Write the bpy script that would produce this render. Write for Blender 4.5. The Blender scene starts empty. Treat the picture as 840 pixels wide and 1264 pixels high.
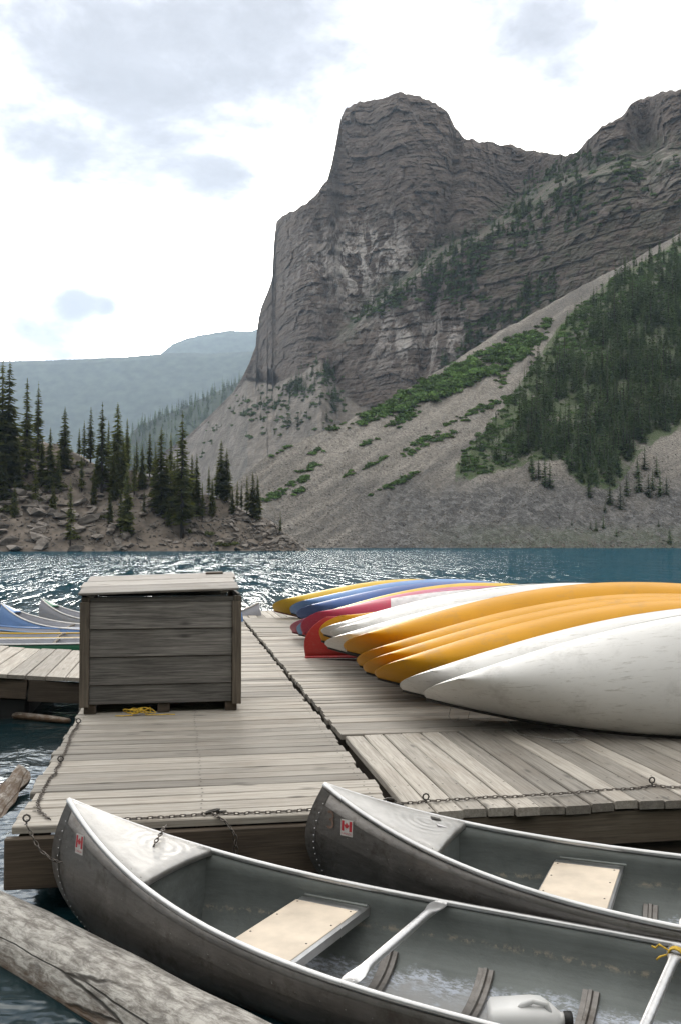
import bpy, bmesh, math, random
import numpy as np
from mathutils import Matrix, Vector
from mathutils.bvhtree import BVHTree
random.seed(7); rng = np.random.default_rng(7)
sc = bpy.context.scene
col = sc.collection
R = math.radians

# ------------------------------------------------------------------ camera
F = 1200.0; EYE = 1.42                      # focal length in photo pixels (840x1264), eye height over the deck
YAW = math.atan(198 / F); PIT = math.atan(38 / F)
cam = bpy.data.cameras.new('camera'); co = bpy.data.objects.new('camera', cam); col.objects.link(co)
co.location = (0, 0, EYE); co.rotation_euler = (math.pi / 2 + PIT, 0, -YAW)
cam.sensor_fit = 'VERTICAL'; cam.sensor_height = 24; cam.lens = 24 * F / 1264
cam.clip_start = .05; cam.clip_end = 30000
sc.camera = co
c_r = np.array([math.cos(YAW), -math.sin(YAW), 0]); c_h = np.array([math.sin(YAW), math.cos(YAW), 0])
c_f = c_h * math.cos(PIT) + np.array([0, 0, math.sin(PIT)]); c_u = -c_h * math.sin(PIT) + np.array([0, 0, math.cos(PIT)])
C0 = np.array([0, 0, EYE])
def ray(px, py):
    px = np.asarray(px, float); py = np.asarray(py, float)
    return c_f + c_r * ((px - 420) / F)[..., None] + c_u * ((632 - py) / F)[..., None]
def atz(px, py, z):
    d = ray(px, py); return C0 + d * (z - EYE) / d[2]
def atd(px, py, d):                         # point seen at a pixel, at horizontal depth d
    v = ray(px, py); k = np.asarray(d, float) / (v @ c_h); return C0 + v * k[..., None]

# ------------------------------------------------------------------ light
SUN = ray(255, 335); SUN = SUN / np.linalg.norm(SUN)
SUN_EL = math.asin(SUN[2]); SUN_AZ = math.atan2(SUN[0], SUN[1])
sc.view_settings.view_transform = 'Standard'; sc.view_settings.look = 'None'
sc.view_settings.gamma = 1; sc.view_settings.exposure = 0.08; sc.view_settings.use_curve_mapping = False
sl = bpy.data.lights.new('sun', 'SUN'); sl.energy = 1.5; sl.angle = R(10); sl.color = (1, .93, .82)
so = bpy.data.objects.new('sun', sl); col.objects.link(so)
so.rotation_euler = Vector(-SUN).to_track_quat('-Z', 'Y').to_euler()
sc.cycles.use_denoising = True
sc.cycles.max_bounces = 6; sc.cycles.diffuse_bounces = 3; sc.cycles.glossy_bounces = 3
sc.cycles.transmission_bounces = 4; sc.cycles.volume_bounces = 1; sc.cycles.transparent_max_bounces = 6
sc.cycles.caustics_reflective = False; sc.cycles.caustics_refractive = False

class NT:                                   # small node-tree helper
    def __init__(s, tree): s.t = tree; s.n = tree.nodes; s.l = tree.links
    def add(s, kind, **kw):
        nd = s.n.new(kind)
        for k, v in kw.items():
            if k.startswith('i_'):
                key = k[2:]; key = int(key) if key.isdigit() else key.replace('_', ' ')
                s.put(nd.inputs[key], v)
            else: setattr(nd, k, v)
        return nd
    def put(s, inp, v):
        if isinstance(v, bpy.types.NodeSocket): s.l.new(v, inp)
        else: inp.default_value = v
    def math(s, op, a, b=None, clamp=False):
        nd = s.n.new('ShaderNodeMath'); nd.operation = op; nd.use_clamp = clamp; s.put(nd.inputs[0], a)
        if b is not None: s.put(nd.inputs[1], b)
        return nd.outputs[0]
    def mix(s, f, a, b, mode='MIX'):
        nd = s.n.new('ShaderNodeMix'); nd.data_type = 'RGBA'; nd.blend_type = mode; nd.clamp_factor = True
        s.put(nd.inputs[0], f)
        for i, v in ((6, a), (7, b)):
            if isinstance(v, tuple) and len(v) == 3: v = v + (1,)
            s.put(nd.inputs[i], v)
        return nd.outputs[2]
    def noise(s, vec, scale, detail=4, rough=.55, dist=0):
        nd = s.n.new('ShaderNodeTexNoise'); s.put(nd.inputs['Vector'], vec); nd.inputs['Scale'].default_value = scale
        nd.inputs['Detail'].default_value = detail; nd.inputs['Roughness'].default_value = rough; nd.inputs['Distortion'].default_value = dist
        return nd.outputs['Fac']
    def ramp(s, f, stops):
        nd = s.n.new('ShaderNodeValToRGB'); s.put(nd.inputs[0], f); e = nd.color_ramp.elements
        while len(e) < len(stops): e.new(.5)
        for el, (p, c) in zip(e, stops):
            el.position = p; el.color = (c, c, c, 1) if not isinstance(c, tuple) else (c + (1,))[:4]
        return nd.outputs[0]
    def mapping(s, vec, scale=(1, 1, 1), loc=(0, 0, 0), rot=(0, 0, 0)):
        nd = s.n.new('ShaderNodeMapping'); s.put(nd.inputs[0], vec)
        nd.inputs['Scale'].default_value = scale; nd.inputs['Location'].default_value = loc; nd.inputs['Rotation'].default_value = rot
        return nd.outputs[0]

# sky: Nishita behind a broken, sun-lit cloud sheet
world = bpy.data.worlds.new('World'); sc.world = world; world.use_nodes = True
w = NT(world.node_tree); w.n.clear()
sky = w.add('ShaderNodeTexSky', sky_type='NISHITA', sun_disc=False, sun_elevation=SUN_EL, sun_rotation=SUN_AZ, altitude=1900, air_density=1, dust_density=1.5)
gen = w.add('ShaderNodeTexCoord').outputs['Generated']
def dot_dir(px, py):
    d = ray(px, py); d = d / np.linalg.norm(d)
    nd = w.add('ShaderNodeVectorMath', operation='DOT_PRODUCT'); w.l.new(gen, nd.inputs[0]); nd.inputs[1].default_value = tuple(d)
    return nd.outputs['Value']
def blob(px, py, deg, amount):              # a soft cloud bank round a direction
    c = w.math('SUBTRACT', 1, dot_dir(px, py)); c = w.math('DIVIDE', c, 1 - math.cos(R(deg)))
    c = w.math('MULTIPLY', c, -1); c = w.math('POWER', math.e, c); return w.math('MULTIPLY', c, amount)
gv = w.mapping(gen, scale=(1, 1, 2.2))
n1 = w.noise(gv, 2.6, 6, .58, .3); n2 = w.noise(w.mapping(gen, (1, 1, 2), (3.1, 1.7, .4)), 7, 5, .6, .2)
n3 = w.noise(w.mapping(gen, (1, 1, 1.6), (.7, 2.2, 5.1)), 16, 5, .62, .3)
shade = w.math('ADD', w.math('ADD', w.math('MULTIPLY', n1, .8), w.math('MULTIPLY', n2, .55)), w.math('MULTIPLY', w.math('SUBTRACT', n3, .5), .16))
bl = w.math('ADD', blob(150, 0, 11, .26), w.math('ADD', blob(340, 25, 7, .09), blob(40, 60, 8, .08)))
for a in ((20, 130, 7, .22), (290, 60, 6, .14), (700, 10, 6, .24), (560, 0, 6, .12), (92, 373, .8, .28), (112, 376, .9, .12), (134, 379, .7, .22), (70, 425, 2.6, .26), (15, 405, 2.4, .2), (110, 418, 2.4, .16), (400, 0, 6, .12), (275, 228, 2.0, .16)):
    bl = w.math('ADD', bl, blob(*a))
shade = w.math('ADD', shade, bl)
dark = w.ramp(shade, [(.88, 0.), (1.0, .6), (1.6, 1.)])
glow = w.math('ADD', blob(225, 330, 18, 170.), blob(272, 335, 40, 14.))
lum = w.math('ADD', 11., glow)
gl = w.math('ADD', 7.1, w.math('MULTIPLY', n3, -2.6))
tt = w.math('DIVIDE', w.math('SUBTRACT', 1.28, shade), .55, True)
lm = w.math('ADD', gl, w.math('MULTIPLY', lum, w.math('POWER', tt, 4.)))
tint = w.mix(dark, (1.0, .965, .90), (.95, .96, 1.05))
cloud = w.mix(1., tint, lm, 'MULTIPLY')
blue = w.math('ADD', blob(12, 105, 1.6, .8), w.ramp(n1, [(.74, 0.), (.84, .4)]))
gap = w.math('MULTIPLY', blue, w.ramp(n2, [(.42, 0.), (.6, 1.)]), True)
fin = w.mix(gap, cloud, sky.outputs[0])
bg = w.add('ShaderNodeBackground', i_Color=fin, i_Strength=.1)
wo = w.add('ShaderNodeOutputWorld'); w.l.new(bg.outputs[0], wo.inputs[0])

# ------------------------------------------------------------------ helpers
def lin(r, g, b):
    f = lambda c: (c / 255 / 12.92) if c / 255 <= .04045 else ((c / 255 + .055) / 1.055) ** 2.4
    return (f(r), f(g), f(b))
def mat(name, rough=.6, metal=0.0):
    m = bpy.data.materials.new(name); m.use_nodes = True
    nt = NT(m.node_tree); b = nt.n['Principled BSDF']
    b.inputs['Roughness'].default_value = rough; b.inputs['Metallic'].default_value = metal
    return m, nt, b
def plain(name, c, rough=.6, metal=0.0, var=.12, scale=8, bump=0.0):
    m, nt, b = mat(name, rough, metal)
    oc = nt.add('ShaderNodeTexCoord').outputs['Object']
    n = nt.noise(oc, scale, 5)
    lo = tuple(x * (1 - var * 2) for x in c); hi = tuple(min(1, x * (1 + var)) for x in c)
    nt.put(b.inputs['Base Color'], nt.mix(nt.ramp(n, [(.3, 0.), (.7, 1.)]), lo, hi))
    if bump:
        bp = nt.add('ShaderNodeBump', i_Strength=bump, i_Distance=.01, i_Height=n); nt.put(b.inputs['Normal'], bp.outputs[0])
    return m
def mesh(name, verts, faces, mats=(), mi=None, smooth=False):
    me = bpy.data.meshes.new(name); me.from_pydata([tuple(v) for v in np.asarray(verts, float)], [], [list(f) for f in faces])
    for m in mats: me.materials.append(m)
    if mi is not None: me.polygons.foreach_set('material_index', np.asarray(mi, np.int32))
    me.polygons.foreach_set('use_smooth', np.full(len(me.polygons), smooth)); me.update()
    return me
def obj(name, me, parent=None, loc=(0, 0, 0), rot=(0, 0, 0)):
    o = bpy.data.objects.new(name, me); col.objects.link(o); o.location = loc; o.rotation_euler = rot
    if parent is not None: o.parent = parent
    return o
def tag(o, label=None, cat=None, group=None, kind=None):
    for k, v in (('label', label), ('category', cat), ('group', group), ('kind', kind)):
        if v: o[k] = v
    return o
def empty(name, loc=(0, 0, 0), rz=0):
    o = bpy.data.objects.new(name, None); col.objects.link(o); o.location = loc; o.rotation_euler = (0, 0, rz); o.empty_display_size = .2; return o
class MB:
    def __init__(s): s.v = []; s.f = []; s.m = []
    def add(s, vs, fs, m=0):
        k = len(s.v); s.v.extend([tuple(p) for p in vs]); s.f.extend([tuple(i + k for i in f) for f in fs]); s.m.extend([m] * len(fs)); return s
    def box(s, x0, x1, y0, y1, z0, z1, m=0, ch=0.0):
        if ch <= 0:
            vs = [(x, y, z) for z in (z0, z1) for y in (y0, y1) for x in (x0, x1)]
            return s.add(vs, [(0, 2, 3, 1), (4, 5, 7, 6), (0, 1, 5, 4), (2, 6, 7, 3), (0, 4, 6, 2), (1, 3, 7, 5)], m)
        bm = bmesh.new(); bmesh.ops.create_cube(bm, size=1)
        for v in bm.verts: v.co = ((x0 + x1) / 2 + v.co.x * (x1 - x0), (y0 + y1) / 2 + v.co.y * (y1 - y0), (z0 + z1) / 2 + v.co.z * (z1 - z0))
        bmesh.ops.bevel(bm, geom=bm.edges[:], offset=ch, segments=1, affect='EDGES')
        bm.verts.index_update(); s.add([v.co[:] for v in bm.verts], [[v.index for v in f.verts] for f in bm.faces], m); bm.free(); return s
    def tube(s, pts, rad, n=8, m=0, closed=False, cap=True, flat=1.0, side=None):
        pts = [Vector(p) for p in pts]; N = len(pts); rings = []
        rad = [rad] * N if not hasattr(rad, '__len__') else rad
        u = None
        for i, p in enumerate(pts):
            a = pts[(i - 1) % N] if (i > 0 or closed) else p; b = pts[(i + 1) % N] if (i < N - 1 or closed) else p
            t = (b - a).normalized()
            if u is None:
                r = Vector(side) if side else (Vector((0, 0, 1)) if abs(t.z) < .9 else Vector((1, 0, 0)))
            else: r = u
            u = (r - t * r.dot(t)).normalized(); v2 = t.cross(u)
            rings.append([p + (u * math.cos(2 * math.pi * k / n) * flat + v2 * math.sin(2 * math.pi * k / n)) * rad[i] for k in range(n)])
        vs = [q for rg in rings for q in rg]; fs = []
        for i in range(N if closed else N - 1):
            j = (i + 1) % N
            for k in range(n): fs.append((i * n + k, i * n + (k + 1) % n, j * n + (k + 1) % n, j * n + k))
        if cap and not closed: fs.append(tuple(range(n - 1, -1, -1))); fs.append(tuple((N - 1) * n + k for k in range(n)))
        return s.add(vs, fs, m)
    def build(s, name, mats, parent=None, smooth=False, loc=(0, 0, 0), rot=(0, 0, 0)):
        mats = mats if isinstance(mats, (list, tuple)) else [mats]
        return obj(name, mesh(name, s.v, s.f, mats, s.m, smooth), parent, loc, rot)
    def me(s, name, mats, smooth=False):
        mats = mats if isinstance(mats, (list, tuple)) else [mats]; return mesh(name, s.v, s.f, mats, s.m, smooth)
# gradient noise in numpy
_perm = np.random.default_rng(3).permutation(512); _perm = np.concatenate([_perm] * 3)
_g3 = np.random.default_rng(4).normal(size=(512, 3)); _g3 /= np.linalg.norm(_g3, axis=1)[:, None]
def perlin(p):
    p = np.asarray(p, float); i = np.floor(p).astype(int); f = p - i; u = f * f * f * (f * (f * 6 - 15) + 10); out = 0
    for dx in (0, 1):
        for dy in (0, 1):
            for dz in (0, 1):
                h = _perm[(_perm[(_perm[(i[..., 0] + dx) & 511] + i[..., 1] + dy) & 511] + i[..., 2] + dz) & 511]
                g = _g3[h]; d = g[..., 0] * (f[..., 0] - dx) + g[..., 1] * (f[..., 1] - dy) + g[..., 2] * (f[..., 2] - dz)
                out = out + d * (u[..., 0] if dx else 1 - u[..., 0]) * (u[..., 1] if dy else 1 - u[..., 1]) * (u[..., 2] if dz else 1 - u[..., 2])
    return out * 1.5
def fbm(p, oct=4, gain=.5, ridge=False):
    p = np.asarray(p, float); a = 1; t = 0; s = 0
    for k in range(oct):
        n = perlin(p + k * 17.3)
        if ridge: n = 1 - 2 * np.abs(n)
        t = t + a * n; s += a; a *= gain; p = p * 2.03
    return t / s
def sstep(a, b, x):
    t = np.clip((x - a) / (b - a), 0, 1); return t * t * (3 - 2 * t)
def grid_faces(nr, nc):
    i = np.arange((nr - 1) * (nc - 1)); r = i // (nc - 1); c = i % (nc - 1); a = r * nc + c
    return np.stack([a, a + 1, a + nc + 1, a + nc], 1)
def np_mesh(name, V, Q, mats=(), smooth=True):
    me = bpy.data.meshes.new(name); V = np.asarray(V, np.float32); Q = np.asarray(Q, np.int32); k = Q.shape[1]
    me.vertices.add(len(V)); me.vertices.foreach_set('co', V.ravel())
    me.loops.add(Q.size); me.loops.foreach_set('vertex_index', Q.ravel())
    me.polygons.add(len(Q)); me.polygons.foreach_set('loop_start', np.arange(0, Q.size, k, dtype=np.int32))
    for m in mats: me.materials.append(m)
    me.update(calc_edges=True); me.polygons.foreach_set('use_smooth', np.full(len(Q), smooth)); me.update()
    return me

# ------------------------------------------------------------------ materials
def wood(name, light, darkc, axis=0, rough=.8, grain=1.0, stain=.35):
    m, nt, b = mat(name, rough)
    oc = nt.add('ShaderNodeTexCoord').outputs['Object']; oi = nt.add('ShaderNodeObjectInfo')
    off = nt.add('ShaderNodeVectorMath', operation='SCALE'); off.inputs[0].default_value = (37, 53, 71); nt.l.new(oi.outputs['Random'], off.inputs['Scale'])
    v = nt.add('ShaderNodeVectorMath', operation='ADD'); nt.l.new(oc, v.inputs[0]); nt.l.new(off.outputs[0], v.inputs[1]); v = v.outputs[0]
    sx = [26, 26, 26]; sx[axis] = 1.1
    g1 = nt.noise(nt.mapping(v, tuple(sx)), 1.6, 6, .7, .6)
    sx2 = [90, 90, 90]; sx2[axis] = 2.5
    g2 = nt.noise(nt.mapping(v, tuple(sx2)), 1.5, 3, .6)
    big = nt.noise(v, 1.7, 5, .6); knots = nt.add('ShaderNodeTexVoronoi', i_Scale=1.0)
    kx = [7.0, 7.0, 7.0]; kx[axis] = 2.2
    nt.put(knots.inputs['Vector'], nt.mapping(v, tuple(kx)))
    kf = nt.ramp(knots.outputs['Distance'], [(.05, 1.), (.16, 0.)])
    c = nt.mix(nt.ramp(g1, [(.32, 0.), (.68, 1.)]), darkc, light)
    c = nt.mix(nt.math('MULTIPLY', nt.ramp(g2, [(.5, 0.), (.75, 1.)]), .55 * grain), c, tuple(x * .35 for x in darkc))
    c = nt.mix(nt.math('MULTIPLY', nt.ramp(big, [(.48, 0.), (.72, 1.)]), stain), c, tuple(x * y for x, y in zip(darkc, (.75, .62, .5))))
    c = nt.mix(nt.math('MULTIPLY', kf, .7), c, tuple(x * .3 for x in darkc))
    tone = nt.math('ADD', .62, nt.math('MULTIPLY', oi.outputs['Random'], .66))
    c = nt.mix(1., c, tone, 'MULTIPLY')
    nt.put(b.inputs['Base Color'], c)
    hgt = nt.math('ADD', nt.math('MULTIPLY', g1, .6), nt.math('MULTIPLY', g2, .5))
    bp = nt.add('ShaderNodeBump', i_Strength=.55, i_Distance=.004, i_Height=hgt); nt.put(b.inputs['Normal'], bp.outputs[0])
    return m
M = {}
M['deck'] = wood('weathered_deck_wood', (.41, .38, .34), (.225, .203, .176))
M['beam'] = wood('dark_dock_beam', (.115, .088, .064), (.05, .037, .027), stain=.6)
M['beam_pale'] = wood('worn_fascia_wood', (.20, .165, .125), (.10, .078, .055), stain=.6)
M['boxwood'] = wood('grey_box_wood', (.24, .225, .21), (.062, .059, .056), grain=1.5)
M['boxpost'] = wood('brown_box_post', (.17, .14, .11), (.06, .05, .04), axis=2)
M['lid'] = wood('pale_lid_wood', (.36, .34, .32), (.20, .185, .17))
M['log'] = None
M['black'] = plain('black_rubber', (.012, .012, .013), .55)
M['steel'] = plain('rusty_chain_steel', (.17, .15, .135), .5, .7, .35, 60)
M['dark_steel'] = plain('dark_steel', (.06, .055, .05), .5, .6, .3, 40)
M['nail'] = plain('nail_iron', (.03, .024, .02), .7, .3)
M['rope_y'] = plain('yellow_rope', (.62, .40, .04), .75, 0, .2, 90)
M['rope_w'] = plain('pale_cord', (.34, .33, .31), .8, 0, .2, 90)

def alu(name, c, rough, metal=.85, streak=.4, dirt=None, rings=None):
    m, nt, b = mat(name, rough, metal)
    oc = nt.add('ShaderNodeTexCoord').outputs['Object']
    a = nt.noise(oc, 4.5, 6, .62, .4); s = nt.noise(nt.mapping(oc, (1.2, 9, 18)), 3., 5, .65); fine = nt.noise(oc, 55, 3, .6)
    f = nt.math('ADD', nt.math('MULTIPLY', a, .6), nt.math('MULTIPLY', s, .4))
    cc = nt.mix(nt.ramp(f, [(.33, 0.), (.68, 1.)]), tuple(x * (1 - streak) for x in c), c)
    if dirt: cc = nt.mix(nt.math('MULTIPLY', nt.ramp(nt.noise(oc, 9, 6, .7), [(.52, 0.), (.66, 1.)]), .6), cc, dirt)
    nt.put(b.inputs['Base Color'], cc)
    nt.put(b.inputs['Roughness'], nt.math('ADD', rough - .1, nt.math('MULTIPLY', a, .22)))
    h = nt.math('ADD', nt.math('MULTIPLY', a, 1.0), nt.math('MULTIPLY', fine, .12))
    if rings:
        sp = nt.add('ShaderNodeVectorMath', operation='DISTANCE'); nt.l.new(oc, sp.inputs[0]); sp.inputs[1].default_value = rings
        wv = nt.math('SINE', nt.math('MULTIPLY', sp.outputs['Value'], 150))
        fall = nt.ramp(sp.outputs['Value'], [(.05, 1.), (.25, 0.)])
        h = nt.math('ADD', h, nt.math('MULTIPLY', nt.math('MULTIPLY', wv, fall), .12))
    bp = nt.add('ShaderNodeBump', i_Strength=.4, i_Distance=.014, i_Height=h); nt.put(b.inputs['Normal'], bp.outputs[0])
    return m, nt, b
M['alu_hull'] = alu('weathered_aluminium_hull', (.27, .255, .245), .40, .8, .45, (.09, .075, .062))[0]
M['alu_rail'] = alu('bright_aluminium_rail', (.62, .62, .63), .36, .9, .22)[0]
M['alu_deck'] = alu('brushed_aluminium_deck', (.50, .49, .48), .42, .85, .35, None, (.52, .06, .5))[0]
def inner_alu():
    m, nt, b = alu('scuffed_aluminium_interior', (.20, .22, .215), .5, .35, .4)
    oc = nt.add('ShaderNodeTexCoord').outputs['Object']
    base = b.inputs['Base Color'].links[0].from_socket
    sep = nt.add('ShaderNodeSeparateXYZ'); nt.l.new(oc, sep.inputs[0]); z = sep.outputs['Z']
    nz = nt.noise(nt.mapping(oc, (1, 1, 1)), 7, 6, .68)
    # grime line half way up the side; pale abrasion and a painted bluish reflection on the floor
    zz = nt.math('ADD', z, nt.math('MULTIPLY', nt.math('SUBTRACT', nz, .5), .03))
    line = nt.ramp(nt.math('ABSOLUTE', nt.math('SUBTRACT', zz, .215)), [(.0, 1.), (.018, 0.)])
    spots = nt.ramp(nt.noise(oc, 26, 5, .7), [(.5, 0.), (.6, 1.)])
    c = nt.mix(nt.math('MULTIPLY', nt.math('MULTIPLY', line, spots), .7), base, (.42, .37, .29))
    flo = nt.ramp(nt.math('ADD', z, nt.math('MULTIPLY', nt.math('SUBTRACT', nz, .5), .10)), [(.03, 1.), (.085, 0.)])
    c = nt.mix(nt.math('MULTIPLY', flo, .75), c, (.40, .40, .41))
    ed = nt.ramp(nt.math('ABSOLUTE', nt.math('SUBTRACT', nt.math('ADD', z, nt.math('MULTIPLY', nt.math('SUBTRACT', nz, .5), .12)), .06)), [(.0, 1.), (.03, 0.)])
    floor_refl = nt.ramp(nt.noise(nt.mapping(oc, (3, 9, 9)), 9, 6, .75), [(.46, 0.), (.54, 1.)])
    c = nt.mix(nt.math('MULTIPLY', nt.math('MULTIPLY', ed, floor_refl), .8), c, (.56, .61, .72))
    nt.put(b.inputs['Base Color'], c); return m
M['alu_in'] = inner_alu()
M['seat_pad'] = plain('tan_seat_pad', (.62, .53, .43), .7, 0, .12, 5)
M['white_sticker'] = plain('white_sticker', (.62, .61, .60), .5, 0, .08, 60)
M['red_sticker'] = plain('red_sticker', (.48, .035, .05), .5, 0, .1, 60)
M['faded_paint'] = plain('faded_brown_number', (.20, .13, .10), .7, 0, .25, 40)
M['jug'] = plain('white_plastic_jug', (.66, .66, .66), .35, 0, .05, 6)
M['navy_tape'] = plain('pale_worn_patch', (.62, .60, .62), .45, 0, .1, 12)

def paint(name, c, rough=.28, scuff=(.5, .5, .5), amt=.25):
    m, nt, b = mat(name, rough); b.inputs['Specular IOR Level'].default_value = .22
    oc = nt.add('ShaderNodeTexCoord').outputs['Object']
    n = nt.noise(oc, 1.3, 5, .6); sc_ = nt.noise(nt.mapping(oc, (1.2, 9, 9)), 5, 6, .72, .3); d = nt.noise(oc, 3, 6, .7)
    cc = nt.mix(nt.ramp(n, [(.3, 0.), (.7, 1.)]), tuple(x * .86 for x in c), c)
    cc = nt.mix(nt.math('MULTIPLY', nt.ramp(sc_, [(.56, 0.), (.66, 1.)]), amt), cc, scuff)
    cc = nt.mix(nt.math('MULTIPLY', nt.ramp(d, [(.54, 0.), (.7, 1.)]), .32), cc, (.19, .17, .145))
    nt.put(b.inputs['Base Color'], cc)
    nt.put(b.inputs['Roughness'], nt.math('ADD', rough, nt.math('MULTIPLY', d, .22)))
    return m
PC = {'white': paint('white_gelcoat', (.80, .79, .78), .3, (.42, .40, .37), .6),
      'orange': paint('orange_gelcoat', (.66, .315, .014), .32, (.42, .22, .05), .35),
      'yellow': paint('yellow_gelcoat', (.68, .44, .05), .32, (.5, .42, .2), .3),
      'blue': paint('blue_gelcoat', (.17, .30, .58), .3, (.4, .45, .6), .3),
      'navy': paint('navy_gelcoat', (.08, .14, .36), .3, (.2, .25, .4), .3),
      'light_blue': paint('light_blue_gelcoat', (.22, .42, .72), .3, (.5, .6, .7), .3),
      'pink': paint('faded_pink_gelcoat', (.55, .17, .24), .34, (.6, .4, .4), .3),
      'magenta': paint('crimson_gelcoat', (.46, .05, .10), .32, (.5, .25, .28), .3),
      'red': paint('dark_red_gelcoat', (.36, .035, .03), .3, (.4, .15, .12), .25),
      'green': paint('green_gelcoat', (.03, .16, .09), .35, (.2, .3, .25), .2),
      'grey': paint('grey_canoe_lining', (.36, .37, .42), .5, (.5, .5, .52), .3)}
M['black_trim'] = plain('black_vinyl_gunwale', (.02, .02, .02), .45, 0, .2, 20)
M['maroon_trim'] = plain('maroon_gunwale', (.16, .02, .03), .45, 0, .2, 20)
M['red_trim'] = plain('red_gunwale', (.42, .04, .045), .4, 0, .2, 20)

# rock and scree share world-metre coordinates
def rock_mat():
    m, nt, b = mat('banded_cliff_rock', .9)
    oc = nt.add('ShaderNodeTexCoord').outputs['Object']
    wob = nt.noise(oc, .006, 4, .6)
    sep = nt.add('ShaderNodeSeparateXYZ'); nt.l.new(oc, sep.inputs[0])
    z = nt.math('ADD', sep.outputs['Z'], nt.math('MULTIPLY', wob, 14))
    z = nt.math('ADD', z, nt.math('MULTIPLY', sep.outputs['X'], .05))
    cx = nt.add('ShaderNodeCombineXYZ'); nt.l.new(nt.math('MULTIPLY', sep.outputs['X'], .012), cx.inputs[0]); nt.l.new(nt.math('MULTIPLY', sep.outputs['Y'], .012), cx.inputs[1]); nt.l.new(nt.math('MULTIPLY', z, .16), cx.inputs[2])
    band = nt.noise(cx.outputs[0], 1., 6, .68)
    cx2 = nt.add('ShaderNodeCombineXYZ'); nt.l.new(nt.math('MULTIPLY', sep.outputs['X'], .06), cx2.inputs[0]); nt.l.new(nt.math('MULTIPLY', sep.outputs['Y'], .06), cx2.inputs[1]); nt.l.new(nt.math('MULTIPLY', z, .55), cx2.inputs[2])
    band2 = nt.noise(cx2.outputs[0], 1., 5, .7)
    mott = nt.noise(oc, .03, 6, .65); fine = nt.noise(oc, .22, 5, .7)
    c = nt.mix(nt.ramp(band, [(.34, 0.), (.5, .5), (.66, 1.)]), (.034, .025, .021), (.132, .100, .083))
    c = nt.mix(nt.math('MULTIPLY', nt.ramp(band2, [(.42, 0.), (.62, 1.)]), .6), c, (.175, .144, .123))
    c = nt.mix(nt.math('MULTIPLY', nt.ramp(band2, [(.28, 1.), (.42, 0.)]), .7), c, (.04, .035, .035))
    c = nt.mix(nt.math('MULTIPLY', nt.ramp(mott, [(.48, 0.), (.7, 1.)]), .45), c, (.062, .046, .039))
    # pale calcite-streaked patch in the middle of the wall, carried as a vertex attribute
    at = nt.add('ShaderNodeAttribute', attribute_name='pale'); sc2 = nt.ramp(nt.noise(nt.mapping(oc, (1, 1, .5)), .07, 7, .72, .6), [(.47, 0.), (.56, 1.)])
    c = nt.mix(nt.math('MULTIPLY', nt.math('MULTIPLY', at.outputs['Fac'], sc2), 1.), c, (.46, .43, .41))
    tl = nt.add('ShaderNodeAttribute', attribute_name='talus')
    sc_c = nt.mix(nt.ramp(nt.noise(oc, .05, 6, .7), [(.35, 0.), (.65, 1.)]), (.10, .088, .078), (.25, .222, .195))
    sc_c = nt.mix(nt.math('MULTIPLY', nt.ramp(fine, [(.45, 0.), (.6, 1.)]), .5), sc_c, (.10, .09, .08))
    c = nt.mix(tl.outputs['Fac'], c, sc_c)
    veg = nt.add('ShaderNodeAttribute', attribute_name='veg')
    c = nt.mix(nt.math('MULTIPLY', veg.outputs['Fac'], nt.ramp(nt.noise(oc, .09, 5, .7), [(.42, 0.), (.55, 1.)])), c, (.045, .06, .03))
    nt.put(b.inputs['Base Color'], c)
    h = nt.math('ADD', nt.math('MULTIPLY', band2, 3.5), nt.math('MULTIPLY', fine, 2.2))
    bp = nt.add('ShaderNodeBump', i_Strength=.9, i_Distance=.9, i_Height=h); nt.put(b.inputs['Normal'], bp.outputs[0])
    return m
M['rock'] = rock_mat()
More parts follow.
